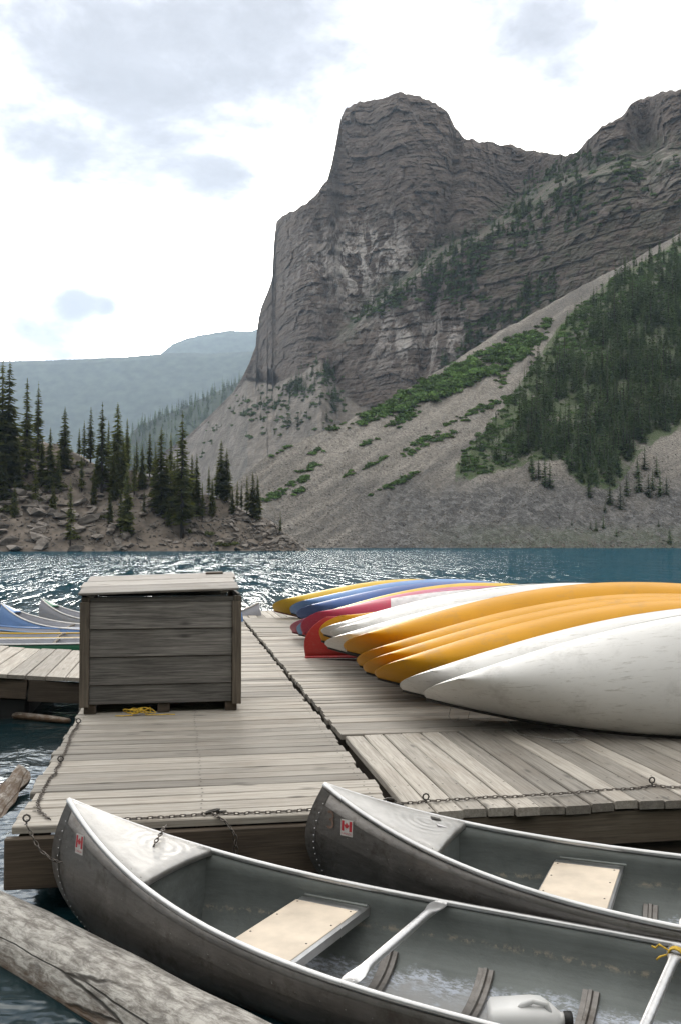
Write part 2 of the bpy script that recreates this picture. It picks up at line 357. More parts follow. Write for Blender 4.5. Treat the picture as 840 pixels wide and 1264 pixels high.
def scree_mat():
    m, nt, b = mat('scree', .95)
    oc = nt.add('ShaderNodeTexCoord').outputs['Object']
    big = nt.noise(nt.mapping(oc, (.5, 1.6, 1), rot=(0, 0, -.5)), .014, 6, .65); mid = nt.noise(oc, .10, 6, .7); vor = nt.add('ShaderNodeTexVoronoi', i_Scale=1.7); nt.put(vor.inputs['Vector'], oc)
    v2 = nt.add('ShaderNodeTexVoronoi', i_Scale=.55); nt.put(v2.inputs['Vector'], oc)
    c = nt.mix(nt.ramp(big, [(.38, 0.), (.6, 1.)]), (.082, .076, .070), (.185, .17, .152))
    stk = nt.add('ShaderNodeAttribute', attribute_name='streak')
    c = nt.mix(nt.ramp(stk.outputs['Fac'], [(.35, .0), (.75, .85)]), c, (.225, .206, .184)); c = nt.mix(nt.ramp(stk.outputs['Fac'], [(.05, .8), (.38, 0.)]), c, (.10, .095, .09))
    at = nt.add('ShaderNodeAttribute', attribute_name='coarse')
    c = nt.mix(at.outputs['Fac'], c, (.09, .088, .088))
    st = nt.add('ShaderNodeSeparateColor'); nt.l.new(vor.outputs['Color'], st.inputs[0])
    c = nt.mix(1., c, nt.math('ADD', .62, nt.math('MULTIPLY', st.outputs[0], .75)), 'MULTIPLY')
    st2 = nt.add('ShaderNodeSeparateColor'); nt.l.new(v2.outputs['Color'], st2.inputs[0])
    c = nt.mix(nt.math('MULTIPLY', at.outputs['Fac'], .8), c, nt.mix(1., c, nt.math('ADD', .45, nt.math('MULTIPLY', st2.outputs[1], 1.1)), 'MULTIPLY'))
    c = nt.mix(nt.math('MULTIPLY', nt.ramp(mid, [(.5, 0.), (.68, 1.)]), .5), c, (.13, .118, .105))
    vg = nt.add('ShaderNodeAttribute', attribute_name='veg')
    c = nt.mix(nt.math('MULTIPLY', vg.outputs['Fac'], nt.ramp(nt.noise(oc, .16, 5, .7), [(.33, 0.), (.5, 1.)])), c, (.055, .085, .028))
    nt.put(b.inputs['Base Color'], c)
    h = nt.math('ADD', nt.math('MULTIPLY', vor.outputs['Distance'], 1.), nt.math('MULTIPLY', mid, 2.5))
    bp = nt.add('ShaderNodeBump', i_Strength=.7, i_Distance=.35, i_Height=h); nt.put(b.inputs['Normal'], bp.outputs[0])
    return m
M['scree'] = scree_mat()
M['moraine'] = plain('moraine_earth', (.15, .126, .106), .95, 0, .35, .35, .0)
def boulder_mat():
    m, nt, b = mat('boulder_rock', .9)
    oc = nt.add('ShaderNodeTexCoord').outputs['Object']; oi = nt.add('ShaderNodeObjectInfo')
    n = nt.noise(oc, 1.6, 6, .68); l = nt.noise(nt.mapping(oc, (.6, .6, 3)), 1.4, 5, .6)
    c = nt.mix(nt.ramp(n, [(.35, 0.), (.65, 1.)]), (.075, .065, .058), (.23, .205, .185))
    c = nt.mix(nt.math('MULTIPLY', nt.ramp(l, [(.5, 0.), (.62, 1.)]), .6), c, (.30, .275, .25))
    c = nt.mix(1., c, nt.math('ADD', .6, nt.math('MULTIPLY', oi.outputs['Random'], .8)), 'MULTIPLY')
    nt.put(b.inputs['Base Color'], c)
    bp = nt.add('ShaderNodeBump', i_Strength=.8, i_Distance=.15, i_Height=n); nt.put(b.inputs['Normal'], bp.outputs[0])
    return m
M['boulder'] = boulder_mat()
def leafy(name, c1, c2, scale=.5, trans=.0):
    m, nt, b = mat(name, .75)
    geo = nt.add('ShaderNodeNewGeometry'); oi = nt.add('ShaderNodeObjectInfo')
    n = nt.noise(geo.outputs['Position'], scale, 4, .6)
    f = nt.math('ADD', nt.math('MULTIPLY', n, .6), nt.math('MULTIPLY', geo.outputs['Random Per Island'], .45))
    c = nt.mix(nt.ramp(f, [(.3, 0.), (.75, 1.)]), c1, c2)
    tn = nt.add('ShaderNodeAttribute', attribute_name='tone').outputs['Fac']
    rnd = nt.math('MAXIMUM', tn, nt.math('MULTIPLY', oi.outputs['Random'], nt.math('LESS_THAN', tn, .0005)))
    c = nt.mix(1., c, nt.math('ADD', .5, nt.math('MULTIPLY', rnd, 1.0)), 'MULTIPLY')
    nt.put(b.inputs['Base Color'], c); b.inputs['Specular IOR Level'].default_value = .2
    if trans:
        tr = nt.add('ShaderNodeBsdfTranslucent'); nt.put(tr.inputs['Color'], nt.mix(.5, c, (.14, .16, .03)))
        mx = nt.add('ShaderNodeMixShader'); mx.inputs[0].default_value = trans
        nt.l.new(b.outputs[0], mx.inputs[1]); nt.l.new(tr.outputs[0], mx.inputs[2]); nt.l.new(mx.outputs[0], nt.n['Material Output'].inputs[0])
    return m
M['needles'] = leafy('spruce_needles', (.055, .075, .028), (.17, .18, .055), .4, .65)
M['needles_far'] = leafy('slope_conifer_needles', (.022, .048, .016), (.085, .13, .04), .16, .15)
M['shrub'] = leafy('slope_shrub_leaves', (.04, .088, .023), (.105, .18, .05), .12, .15)
M['shrub_dry'] = leafy('olive_shrub_leaves', (.05, .065, .022), (.13, .14, .045), .3, .25)
M['bark'] = plain('conifer_bark', (.075, .06, .05), .9, 0, .3, 3)
M['far_forest'] = plain('far_forest_slope', (.045, .06, .045), .95, 0, .35, .02)

def water_mat():
    m = bpy.data.materials.new('glacial_lake_water'); m.use_nodes = True; nt = NT(m.node_tree); nt.n.remove(nt.n['Principled BSDF'])
    oc = nt.add('ShaderNodeTexCoord').outputs['Object']
    a = nt.noise(nt.mapping(oc, (1, 1.0, 1), rot=(0, 0, .3)), .55, 3, .55, .4)
    c = nt.noise(nt.mapping(oc, (1, 1, 1), (5, 2, 0)), 2.1, 3, .55, .5)
    d = nt.noise(oc, 6.0, 2, .5, .3)
    gust = nt.noise(oc, .02, 3, .5)
    sep = nt.add('ShaderNodeSeparateXYZ'); nt.l.new(oc, sep.inputs[0])
    deep = nt.ramp(nt.math('DIVIDE', sep.outputs['Y'], 100), [(.12, 0.), (.4, 1.)])       # clear shallows, milky turquoise depths
    body = nt.mix(deep, (.004, .016, .020), nt.mix(gust, (.0002, .040, .066), (.0004, .056, .090)))
    h = nt.math('ADD', nt.math('MULTIPLY', a, .34), nt.math('MULTIPLY', c, .20)); h = nt.math('ADD', h, nt.math('MULTIPLY', d, .034))
    lane = nt.ramp(nt.noise(nt.mapping(oc, (1.5, .14, 1), rot=(0, 0, YAW * .6)), 1., 3, .6), [(.42, 0.), (.60, 1.)])
    amp = nt.math('ADD', .05, nt.math('MULTIPLY', lane, .46))
    bp = nt.add('ShaderNodeBump', i_Strength=1., i_Distance=.85, i_Height=nt.math('MULTIPLY', h, nt.math('ADD', nt.math('MULTIPLY', amp, deep), nt.math('MULTIPLY', nt.math('SUBTRACT', 1., deep), .2)))).outputs[0]
    df = nt.add('ShaderNodeBsdfDiffuse', i_Color=body); gs = nt.add('ShaderNodeBsdfGlossy', i_Roughness=nt.math('SUBTRACT', .13, nt.math('MULTIPLY', deep, .10)), i_Normal=bp)
    gs.inputs['Color'].default_value = (.93, .97, 1, 1)
    fr = nt.add('ShaderNodeFresnel', i_IOR=1.333, i_Normal=bp)
    k = nt.math('SUBTRACT', 1., nt.math('MULTIPLY', deep, .40))
    mx = nt.add('ShaderNodeMixShader'); nt.put(mx.inputs[0], nt.math('MULTIPLY', fr.outputs[0], k)); nt.l.new(df.outputs[0], mx.inputs[1]); nt.l.new(gs.outputs[0], mx.inputs[2])
    nt.l.new(mx.outputs[0], nt.n['Material Output'].inputs[0]); return m
M['water'] = water_mat()
# ================================================================== setting
WZ = -.42
def sheet(name, x0, x1, y0, y1, z, m):
    o = obj(name, mesh(name, [(x0, y0, z), (x1, y0, z), (x1, y1, z), (x0, y1, z)], [(0, 1, 2, 3)], [m])); o['kind'] = 'structure'; return o
sheet('ground', -8900, 8900, -1450, 8900, -6, M['moraine'])

ip = lambda tab: (lambda x: np.interp(x, [p[0] for p in tab], [p[1] for p in tab]))
def set_attr(me, name, val):
    a = me.attributes.new(name, 'FLOAT', 'POINT'); a.data.foreach_set('value', np.asarray(val, np.float32).ravel())

# --- boulder point (near left shore)
pt_top = ip([(-260, 470), (-120, 505), (0, 536), (45, 541), (92, 560), (120, 578), (165, 582), (200, 596), (255, 613), (283, 620), (310, 637), (333, 644), (350, 656), (366, 672), (378, 681), (420, 684)])
PT_K = .72
def pt_d0(px): return 205 + 10 * np.sin(np.asarray(px) * .03) * 0 + np.clip(np.asarray(px), -300, 378) * .03
def pt_depth(px, py):
    t = (670 - np.asarray(py, float)) / F; d0 = pt_d0(px); h0 = WZ - EYE
    # slope: z - WZ = K (d - d0); z - EYE = t d
    return (PT_K * d0 - h0) / (PT_K - t) if False else (h0 - PT_K * d0) / (t - PT_K)
def point_surface():
    px = np.arange(-260, 384, 2.5); nr = 46; v = np.linspace(0, 1, nr)
    PX = np.repeat(px[None], nr, 0); top = pt_top(PX); PY = 682.6 + (top - 682.6) * v[:, None]
    D = pt_depth(PX, PY); P = atd(PX, PY, D)
    P[..., 2] += (fbm(P / 9.0, 4) * 1.5 + fbm(P / 2.5 + 9, 3) * .5) * sstep(0, .25, v)[:, None]
    back = []
    for k, (dd, dz) in enumerate(((8, -1.0), (30, -.45), (70, -1.0))):
        q = P[-1] + c_h * dd
        q[:, 2] = WZ + (P[-1][:, 2] - WZ) * (1.0 if k == 0 else .55 if k == 1 else 0) - (3 if k == 2 else 0); back.append(q)
    front = P[0] - c_h * 3; front[:, 2] = WZ - 2
    G = np.concatenate([front[None], P, np.array(back)], 0)
    me = np_mesh('rocky_point', G.reshape(-1, 3), grid_faces(G.shape[0], G.shape[1]), [M['moraine']])
    o = obj('rocky_point', me); o['kind'] = 'structure'; return o
rocky_point = point_surface()

# --- right scree slope
sc_top = ip([(225, 668), (262, 628), (300, 590), (330, 563), (400, 531), (480, 497), (545, 455), (590, 426), (640, 396), (700, 362), (770, 325), (840, 287), (1000, 200), (1080, 170)])
SC_K = .70; SC_D0 = 335.0
def sc_depth(px, py):
    t = (670 - np.asarray(py, float)) / F; h0 = WZ - EYE
    return (h0 - SC_K * SC_D0) / (t - SC_K)
forest_lo = ip([(560, 590), (600, 584), (650, 566), (690, 566), (712, 590), (730, 600), (760, 600), (785, 560), (815, 535), (860, 520), (1000, 500)])
forest_hi = ip([(560, 582), (575, 560), (600, 536), (650, 466), (700, 396), (760, 346), (840, 302), (1000, 220)])
shrub_hi = ip([(398, 531), (440, 510), (480, 494), (540, 463), (600, 432), (682, 393)])
shrub_lo = ip([(398, 535), (440, 527), (500, 508), (560, 487), (600, 466), (640, 452), (672, 420), (682, 396)])
def scree_surface():
    px = np.arange(222, 1082, 2.6); nr = 150; v = np.linspace(0, 1, nr)
    PX = np.repeat(px[None], nr, 0); PY = 675.6 + (sc_top(PX) - 675.6) * v[:, None]
    P = atd(PX, PY, sc_depth(PX, PY))
    # coarse block field low down, gullies running down the fall line
    coarse = sstep(575, 625, PY + 26 * fbm(np.stack([PX / 60, PY / 40, PX * 0], -1), 3)) * sstep(380, 520, PX)
    P[..., 2] += (fbm(np.stack([PX / 22 + PY / 30, PY / 90, PX * 0], -1), 3) * 3.0 + fbm(P / 5.0, 3) * .35 * (1 + 1.5 * coarse)) * sstep(0, .12, v)[:, None]
    q1 = P[-1] + c_h * 25; q1[:, 2] -= 2; q2 = P[-1] + c_h * 120; q2[:, 2] = WZ + (q2[:, 2] - WZ) * .5; 
    front = P[0] - c_h * 5; front[:, 2] = WZ - 3
    G = np.concatenate([front[None], P, q1[None], q2[None]], 0)
    me = np_mesh('scree_slope', G.reshape(-1, 3), grid_faces(G.shape[0], G.shape[1]), [M['scree']])
    pad = lambda a: np.concatenate([a[:1], a, a[-1:], a[-1:]], 0)
    set_attr(me, 'coarse', pad(coarse))
    ac = PY + .62 * PX; stq = .5 + .9 * fbm(np.stack([ac / 17, (PX - .62 * PY) / 210, PX * 0 + 2.], -1), 4, .55)
    set_attr(me, 'streak', pad(np.clip(stq * (1 - .7 * coarse) + .12 * coarse, 0, 1)))
    inf = ((PY < forest_lo(PX) + 4) & (PY > forest_hi(PX) - 6) & (PX > 560)).astype(float) * .85
    low = sstep(640, 662, PY) * .3 * sstep(480, 640, PX)
    set_attr(me, 'veg', pad(np.maximum(inf, low)))
    o = obj('scree_slope', me); o['kind'] = 'structure'; return o
scree = scree_surface()

# --- the cliff: talus apron, lower wall, ledge, upper wall; relief in metres
cl_top = ip([(180, 585), (205, 556), (230, 540), (262, 510), (288, 484), (297, 470), (308, 448), (316, 426), (318, 398), (322, 380), (336, 345), (338, 300), (341, 274), (352, 265), (378, 252), (392, 238), (404, 220), (409, 205), (414, 180), (420, 146), (427, 133), (445, 125), (470, 121), (492, 114), (512, 117), (535, 127), (553, 140), (562, 158), (572, 170), (590, 175), (612, 176), (634, 179), (648, 186), (672, 188), (700, 193), (712, 188), (722, 175), (738, 159), (752, 150), (770, 141), (778, 128), (798, 119), (822, 113), (840, 111), (880, 118), (940, 96), (1010, 105), (1090, 90)])
cl_base = ip([(180, 586), (230, 545), (262, 515), (290, 486), (305, 468), (340, 474), (375, 460), (385, 450), (396, 446), (408, 462), (424, 488), (445, 503), (470, 506), (520, 480), (590, 430), (700, 370), (840, 295), (1090, 160)])
cl_ledge = ip([(180, 480), (380, 452), (405, 432), (430, 410), (470, 372), (520, 335), (560, 312), (620, 275), (660, 246), (700, 222), (735, 214), (770, 205), (840, 190), (1090, 150)])
cl_db = ip([(180, 1250), (260, 1130), (300, 1060), (350, 985), (400, 930), (470, 870), (560, 830), (650, 790), (740, 730), (840, 690), (960, 640), (1090, 600)])
cl_step = ip([(180, 0), (380, 0), (410, 25), (450, 70), (520, 95), (600, 110), (680, 120), (740, 60), (840, 45), (1090, 30)])
def cliff_depth(PX, PY):
    t = (670 - PY) / F; db = cl_db(PX); tb = (670 - cl_base(PX)) / F; hb = db * tb
    K = 3.3; k2 = .62
    up = (K * db - hb) / (K - t); lo = (k2 * db - hb) / (k2 - np.minimum(t, .5))
    d = np.where(t > tb, up, lo)
    led = cl_ledge(PX); wd = 20 + 10 * np.sin(PX * .05)
    d = d + cl_step(PX) * sstep(0, 1, (led - PY) / wd + .3)
    d = d + np.clip(372 - PX, 0, 60) ** 1.5 * .35 * (PY < cl_base(PX))
    # gully and buttress plan shape
    d = d + 55 * np.exp(-((PX - 640) / 38.0) ** 2) * sstep(300, 220, PY) + 12 * np.exp(-((PX - 560 + (PY - 200) * .15) / 9.0) ** 2) + 10 * np.exp(-((PX - 395 - (PY - 300) * .1) / 8.0) ** 2) * sstep(230, 300, PY) + 9 * np.exp(-((PX - 470 - (PY - 200) * .2) / 7.0) ** 2) * sstep(330, 260, PY) - 40 * np.exp(-((PX - 500) / 55.0) ** 2) * sstep(420, 200, PY)
    d = d + 40 * np.exp(-((PX - 795) / 16.0) ** 2) * sstep(260, 170, PY)
    return d
def cliff_surface():
    px = np.arange(178, 1092, 1.7); nr = 330; v = np.linspace(0, 1, nr)
    PX = np.repeat(px[None], nr, 0)
    jag = fbm(np.stack([px / 9, px * 0 + 3.3, px * 0], -1), 4) * 5 * sstep(300, 345, px) + fbm(np.stack([px / 40, px * 0, px * 0 + 8], -1), 2) * 3 * sstep(420, 460, px)
    bot = np.minimum(sc_top(px) + 34, 700); bot = np.where(px < 330, 640, bot)
    top = cl_top(px) + jag
    PY = bot[None] + (top - bot)[None] * v[:, None]
    PX0 = PX.copy()
    D = cliff_depth(PX, PY); P = atd(PX, PY, D)
    hz = P[..., 2] + fbm(P / 160.0, 3) * 9 + P[..., 0] * .05
    isrock = sstep(6, -10, PY - cl_base(PX) + 8 * fbm(P / 40.0, 3))
    strata = fbm(np.stack([P[..., 0] / 60, P[..., 1] / 60, hz / 7.0], -1), 4, .6)
    steps = np.abs(((hz / 16.0) % 1) - .5) * 2
    groove = fbm(np.stack([P[..., 0] / 22, P[..., 1] / 22, P[..., 2] / 120], -1), 4, .55, True)
    blocks = fbm(P / 14.0, 4, .6)
    hw_ = hz + 4 * perlin(P / np.array([120.0, 120, 60])) + 1.2 * perlin(P / 16.0)
    saw = lambda q: np.where(q % 1 < .8, (q % 1) / .8 * .25, .25 + ((q % 1) - .8) / .2 * .75) - .5
    terr = saw(hw_ / 14.0 + .6 * perlin(P / 70.0)) * 4.5 * (1 + 1.2 * perlin(P / 45.0)) + saw(hw_ / 5.3 + 1.2 * perlin(P / 60.0)) * 2.6 * (1 + 1.5 * perlin(P / 25.0))
    cell = np.floor(P[..., 0] / 7 + P[..., 1] / 11 + 2.4 * perlin(P / 26.0)) * 7.7 + np.floor(hw_ / 14.0) * 3.1
    jit = (np.sin(cell * 12.9898) * 43758.5453) % 1
    rel = (terr * .30 + strata * 1.2 - groove * 2.2 + blocks * 5.0 + (jit - .5) * 6.0 + fbm(P / 4.0, 2) * 2.4) * isrock + (fbm(P / 18.0, 4) * 2.0 - 5 * fbm(np.stack([PX / 11 + PY / 60, PY / 120, PX * 0], -1), 3, .5, True)) * (1 - isrock)
    edge = np.minimum(1, (1 - v)[:, None] * nr / 6)
    P = P + (ray(PX, PY) / (ray(PX, PY) @ c_h)[..., None]) * (rel * edge)[..., None]
    # talus gullies
    crest = P[-1]; b1 = crest + c_h * 60; b1[:, 2] -= 6; b2 = crest + c_h * 420; b2[:, 2] = np.maximum(b2[:, 2] * .55, -5)
    G = np.concatenate([P, b1[None], b2[None]], 0)
    me = np_mesh('cliff', G.reshape(-1, 3), grid_faces(G.shape[0], G.shape[1]), [M['rock']], False)
    pad = lambda a: np.concatenate([a, a[-1:], a[-1:]], 0)
    led = cl_ledge(PX)
    pale = np.exp(-(((PX - 448) / 62) ** 2 + ((PY - 322 + (PX - 448) * .12) / 52) ** 2)) * 1.2 + .75 * np.exp(-(((PX - 520) / 70) ** 2 + ((PY - 420) / 40) ** 2)) + .5 * np.exp(-(((PX - 800) / 50) ** 2 + ((PY - 200) / 40) ** 2))
    chute = np.exp(-((PX - 795 - (PY - 200) * -.35) / 7.0) ** 2) * sstep(165, 185, PY) * sstep(230, 200, PY) + np.exp(-((PX - 746) / 6.0) ** 2) * sstep(200, 215, PY) * sstep(258, 235, PY) + .8 * np.exp(-((PX - 621 - 5 * np.sin(PY / 9)) / 3.0) ** 2) * sstep(290, 305, PY) * sstep(345, 330, PY)
    set_attr(me, 'pale', pad(np.clip(pale, 0, 1))); set_attr(me, 'talus', pad(np.clip(1 - isrock + chute * .8, 0, 1)))
    band = np.exp(-((PY - led + 8) / 18) ** 2) * sstep(400, 440, PX)
    veg = np.clip(band * .9 + .35 * sstep(560, 640, PX) * (PY > led), 0, 1)
    set_attr(me, 'veg', pad(veg))
    o = obj('cliff', me); o['kind'] = 'structure'; o['label'] = 'banded dark rock tower and wall rising behind the scree'; return o
cliff = cliff_surface()

# --- far hills
def hill(name, tab, dist, k, x0, x1, jag, bottom=690, step=2.0, nr=40, rough=20):
    px = np.arange(x0, x1, step); v = np.linspace(0, 1, nr); f = ip(tab)
    top = f(px) + fbm(np.stack([px / 2.6, px * 0 + dist, px * 0], -1), 2) * jag + fbm(np.stack([px / 30, px * 0 + dist, px * 0], -1), 3) * jag
    PX = np.repeat(px[None], nr, 0); PY = bottom + (top - bottom)[None] * v[:, None]; t = (670 - PY) / F
    D = k * dist / (k - t); P = atd(PX, PY, D); P[..., 2] += fbm(P / (dist * .07), 5) * rough * sstep(0, .2, v)[:, None] * sstep(1, .85, v)[:, None]
    b = P[-1] + c_h * dist * .25; b[:, 2] = -5
    G = np.concatenate([P, b[None]], 0)
    o = obj(name, np_mesh(name, G.reshape(-1, 3), grid_faces(*G.shape[:2]), [M['far_forest']])); o['kind'] = 'structure'; return o
hill('hills', [(-700, 425), (-300, 440), (-60, 448), (0, 446), (60, 445), (150, 441), (205, 436), (260, 436), (420, 430), (600, 430)], 4200, .9, -700, 600, 1.2)
hill('far_mountain', [(-300, 470), (120, 460), (190, 445), (203, 433), (214, 424), (230, 418), (245, 414), (262, 411), (285, 408), (310, 409), (350, 396), (430, 385), (560, 400)], 5600, 1.0, -300, 560, 1.0)
hill('wooded_spur', [(60, 640), (120, 590), (150, 548), (170, 528), (190, 517), (220, 506), (250, 492), (280, 478), (305, 468), (340, 450), (420, 430)], 1500, .55, 60, 420, 1.5, rough=8)

# --- unseen land around the photographer, added to block sky light: wooded bank, mountain walls
def ring_land(name, a0, a1, prof, m, na=140, jag=.12, seed=0.):
    an = np.linspace(R(a0), R(a1), na); rr = np.array([p[0] for p in prof]); hh = np.array([p[1] for p in prof])
    A = np.repeat(an[None], len(rr), 0); f = 1 + jag * 2 * fbm(np.stack([np.cos(A) * 6 + seed, np.sin(A) * 6, A * 0], -1), 4); e = sstep(0, .12, (A - an[0]) / (an[-1] - an[0])) * sstep(1, .88, (A - an[0]) / (an[-1] - an[0]))
    X = np.sin(A + YAW) * rr[:, None]; Y = np.cos(A + YAW) * rr[:, None]; Z = WZ - 1 + hh[:, None] * f * (.15 + .85 * e)
    o = obj(name, np_mesh(name, np.stack([X, Y, Z], -1).reshape(-1, 3), grid_faces(len(rr), na), [m], False)); o['kind'] = 'structure'; return o
ring_land('unseen_shore_bank', 118, 262, [(7, 0), (9, 2.0), (14, 5), (22, 16), (30, 26), (45, 32), (80, 34), (140, 10)], M['far_forest'], jag=.3)
ring_land('unseen_mountains', 52, 300, [(330, 0), (420, 60), (520, 150), (640, 290), (760, 360), (1000, 200), (1250, -4)], M['scree'], jag=.25, seed=4.)

# --- haze
hb = MB().box(-9000, 9000, -1500, 9000, -8, 1750)
hm = bpy.data.materials.new('valley_haze'); hm.use_nodes = True; nt = NT(hm.node_tree); nt.n.remove(nt.n['Principled BSDF'])
pv = nt.add('ShaderNodeVolumePrincipled'); pv.inputs['Color'].default_value = (.62, .79, 1., 1); pv.inputs['Density'].default_value = .000065; pv.inputs['Anisotropy'].default_value = .35
nt.l.new(pv.outputs[0], nt.n['Material Output'].inputs['Volume'])
hz = hb.build('haze', hm); hz['kind'] = 'stuff'; tag(hz, 'pale blue haze filling the valley air', 'haze')

# ================================================================== rocks and trees
def rock_me(seed, flat=.6, sub=1, ang=.35):
    r = np.random.default_rng(seed); bm = bmesh.new(); bmesh.ops.create_icosphere(bm, subdivisions=sub, radius=.5)
    V = np.array([v.co[:] for v in bm.verts]); n = V / .5
    for k in range(6):
        d = r.normal(size=3); d /= np.linalg.norm(d); c = r.uniform(.18, .36); s = V @ d; V = V - np.outer(np.clip(s - c, 0, None), d)
    V = V * np.array([1, r.uniform(.6, .9), flat]) * (1 + .12 * r.normal(size=(len(V), 1)))
    fs = [[v.index for v in f.verts] for f in bm.faces]; bm.free()
    return V, fs
rocks = []
for i in range(10):
    V, fs = rock_me(100 + i, .4 + .04 * i, 1); V = V / .62; rocks.append(mesh('boulder', V, fs, [M['boulder']]))
zb = {}
nb = 0
cand = []
while len(cand) < 290:
    px = random.uniform(-60, 362); t = random.random() ** .7
    top = float(pt_top(px)); py = 680 - t * (680 - top - 4)
    big = (px < 110 and py > 600) or py > 640
    if not big and random.random() < .5: continue
    cand.append((px, py, random.uniform(1.1, 3.0) * (1.45 if px < 110 and py > 610 else 1.0) * (.75 if px > 200 else 1)))
ptb = BVHTree.FromObject(rocky_point, bpy.context.evaluated_depsgraph_get())
def drop(bv, p):
    h = bv.ray_cast(Vector((p[0], p[1], 2500)), Vector((0, 0, -1)))
    return h[0] if h[0] is not None else Vector(p)
for px, py, s in cand:
    p = drop(ptb, atd(px, py, float(pt_depth(px, py))))
    o = obj('boulder', random.choice(rocks), rocky_point, (p.x, p.y, p.z + s * .08), (random.uniform(-.35, .35), random.uniform(-.35, .35), random.uniform(0, 6.28)))
    o.scale = (s, s * random.uniform(.7, 1.1), s * random.uniform(.6, 1))
def scatter_mesh(name, protos, places, m, parent=None):
    VV = []; FF = []; TN = []; k = 0
    for p, s, rz, tilt in places:
        V, T = protos[random.randrange(len(protos))]
        c, s_ = math.cos(rz), math.sin(rz); Q = V * s
        Q = np.stack([Q[:, 0] * c - Q[:, 1] * s_, Q[:, 0] * s_ + Q[:, 1] * c, Q[:, 2]], 1)
        if tilt: Q[:, 2] += Q[:, 0] * tilt
        VV.append(Q + np.array(p)); FF.append(np.asarray(T) + k); k += len(V); TN.append(np.full(len(V), random.uniform(.002, 1)))
    me = np_mesh(name, np.concatenate(VV), np.concatenate(FF), [m], False); set_attr(me, 'tone', np.concatenate(TN))
    o = obj(name, me, parent); o['kind'] = 'stuff'; return o
small = []
for i in range(8):
    V, fs = rock_me(300 + i, .6, 1); small.append((V, np.array(fs)))
pl = []
for i in range(2600):
    px = random.uniform(-80, 372); top = float(pt_top(px)); py = 681 - random.random() ** .8 * (681 - top)
    p = drop(ptb, atd(px, py, float(pt_depth(px, py)))); pl.append((p[:], random.uniform(.3, 1.3), random.uniform(0, 6.28), random.uniform(-.4, .4)))
tag(scatter_mesh('rubble', small, pl, M['boulder']), 'loose broken rock strewn between the boulders of the point', 'rubble')
scb = BVHTree.FromObject(scree, bpy.context.evaluated_depsgraph_get())
pl = []
for i in range(3600):
    px = random.uniform(330, 900); py = 676 - random.random() ** 1.7 * 150
    if py < float(sc_top(px)) + 4: continue
    if py > 655 and random.random() < .5: py = random.uniform(668, 676)
    p = drop(scb, atd(px, py, float(sc_depth(px, py)))); s = random.uniform(.4, 1.15) * (1.3 if random.random() < .12 else 1)
    pl.append((p[:], s, random.uniform(0, 6.28), random.uniform(-.4, .4)))
tag(scatter_mesh('talus_blocks', small, pl, M['boulder']), 'grey broken blocks covering the foot of the scree slope', 'rubble')

def conifer(seed, tiers, per, spray, thin=1.0, width=.13, bare=.06):
    # unit-height tree: returns trunk (V,F) and crown triangles
    r = np.random.default_rng(seed); V = []; T = []
    for i in range(tiers):
        f = (i + r.uniform(-.3, .3)) / tiers; z = bare + (1 - bare) * f ** .92
        L = width * ((1 - f) ** .8 * .95 + .05) * r.uniform(.75, 1.15) * (.75 + .25 * min(1, f * 6)); n = max(4, int(per * (1 - .45 * f)))
        a0 = r.uniform(0, 6.28)
        for k in range(n):
            if r.random() > thin: continue
            a = a0 + 2 * math.pi * k / n + r.normal() * .22; l = L * r.uniform(.55, 1.2); dr = r.uniform(.18, .6)
            ca, sa = math.cos(a), math.sin(a); tipz = z - l * dr + l * .12
            for j in range(spray):
                u0 = (j + .1) / spray; u1 = min(1.0, u0 + r.uniform(.5, .75)); sd = -1 if j % 2 else 1
                w = l * r.uniform(.22, .42) * (1.15 - u0)
                b = np.array([ca * l * u0, sa * l * u0, z + (tipz - z) * u0])
                e = np.array([ca * l * u1 - sa * w * sd, sa * l * u1 + ca * w * sd, z + (tipz - z) * u1 - r.uniform(.0, .35) * w])
                g = np.array([ca * l * (u0 + u1) * .55 + sa * w * .25 * sd, sa * l * (u0 + u1) * .55 - ca * w * .25 * sd, z + (tipz - z) * (u0 + u1) * .5 - w * .5])
                q = len(V); V += [b, e, g]; T.append((q, q + 1, q + 2))
            # hanging core spray so the crown is not see-through near the trunk
            q = len(V); V += [np.array([0, 0, z + .012]), np.array([ca * l * .6 - sa * l * .2, sa * l * .6 + ca * l * .2, z - l * .25]), np.array([ca * l * .6 + sa * l * .2, sa * l * .6 - ca * l * .2, z - l * .3])]
            T.append((q, q + 1, q + 2))
    q = len(V); V += [np.array([0, 0, 1.0]), np.array([.006, 0, .94]), np.array([-.004, .005, .94])]; T.append((q, q + 1, q + 2))
    return np.array(V), np.array(T)
def trunk_me(name, r0=.011):
    b = MB(); b.tube([(0, 0, -.03), (0, 0, .3), (.003, .002, .65), (0, 0, .97)], [r0 * 1.25, r0, r0 * .55, r0 * .1], 6); return b
TR = []
for i in range(6):
    V, T = conifer(20 + i, 46 + 4 * (i % 3), 12, 7, (.85, .7, .8, .6, .85, .75)[i], (.142, .118, .15, .112, .132, .155)[i], (.05, .10, .04, .12, .06, .03)[i])
    TR.append((np_mesh('crown', V, T, [M['needles']], False), trunk_me('trunk').me('trunk', M['bark'], True)))
def big_tree(px, py, ytop, label, group, var=None, wid=1.0, name='spruce_tree', bv=None, dep=None):
    d = float((dep or pt_depth)(px, py)); p = atd(px, py, d)
    if bv is not None:
        q = drop(bv, p); p = np.array([p[0], p[1], q.z if abs(q.z - p[2]) < 6 else p[2]])
    h = (py - ytop) / F * d * 1.02
    e = empty(name, (p[0], p[1], p[2]), random.uniform(0, 6.28)); e.scale = (h * wid, h * wid, h)
    cm, tm = TR[random.randrange(6) if var is None else var]
    obj('crown', cm, e); obj('trunk', tm, e); tag(e, label, 'tree', group); return e
GP = 'spruces on the boulder point'
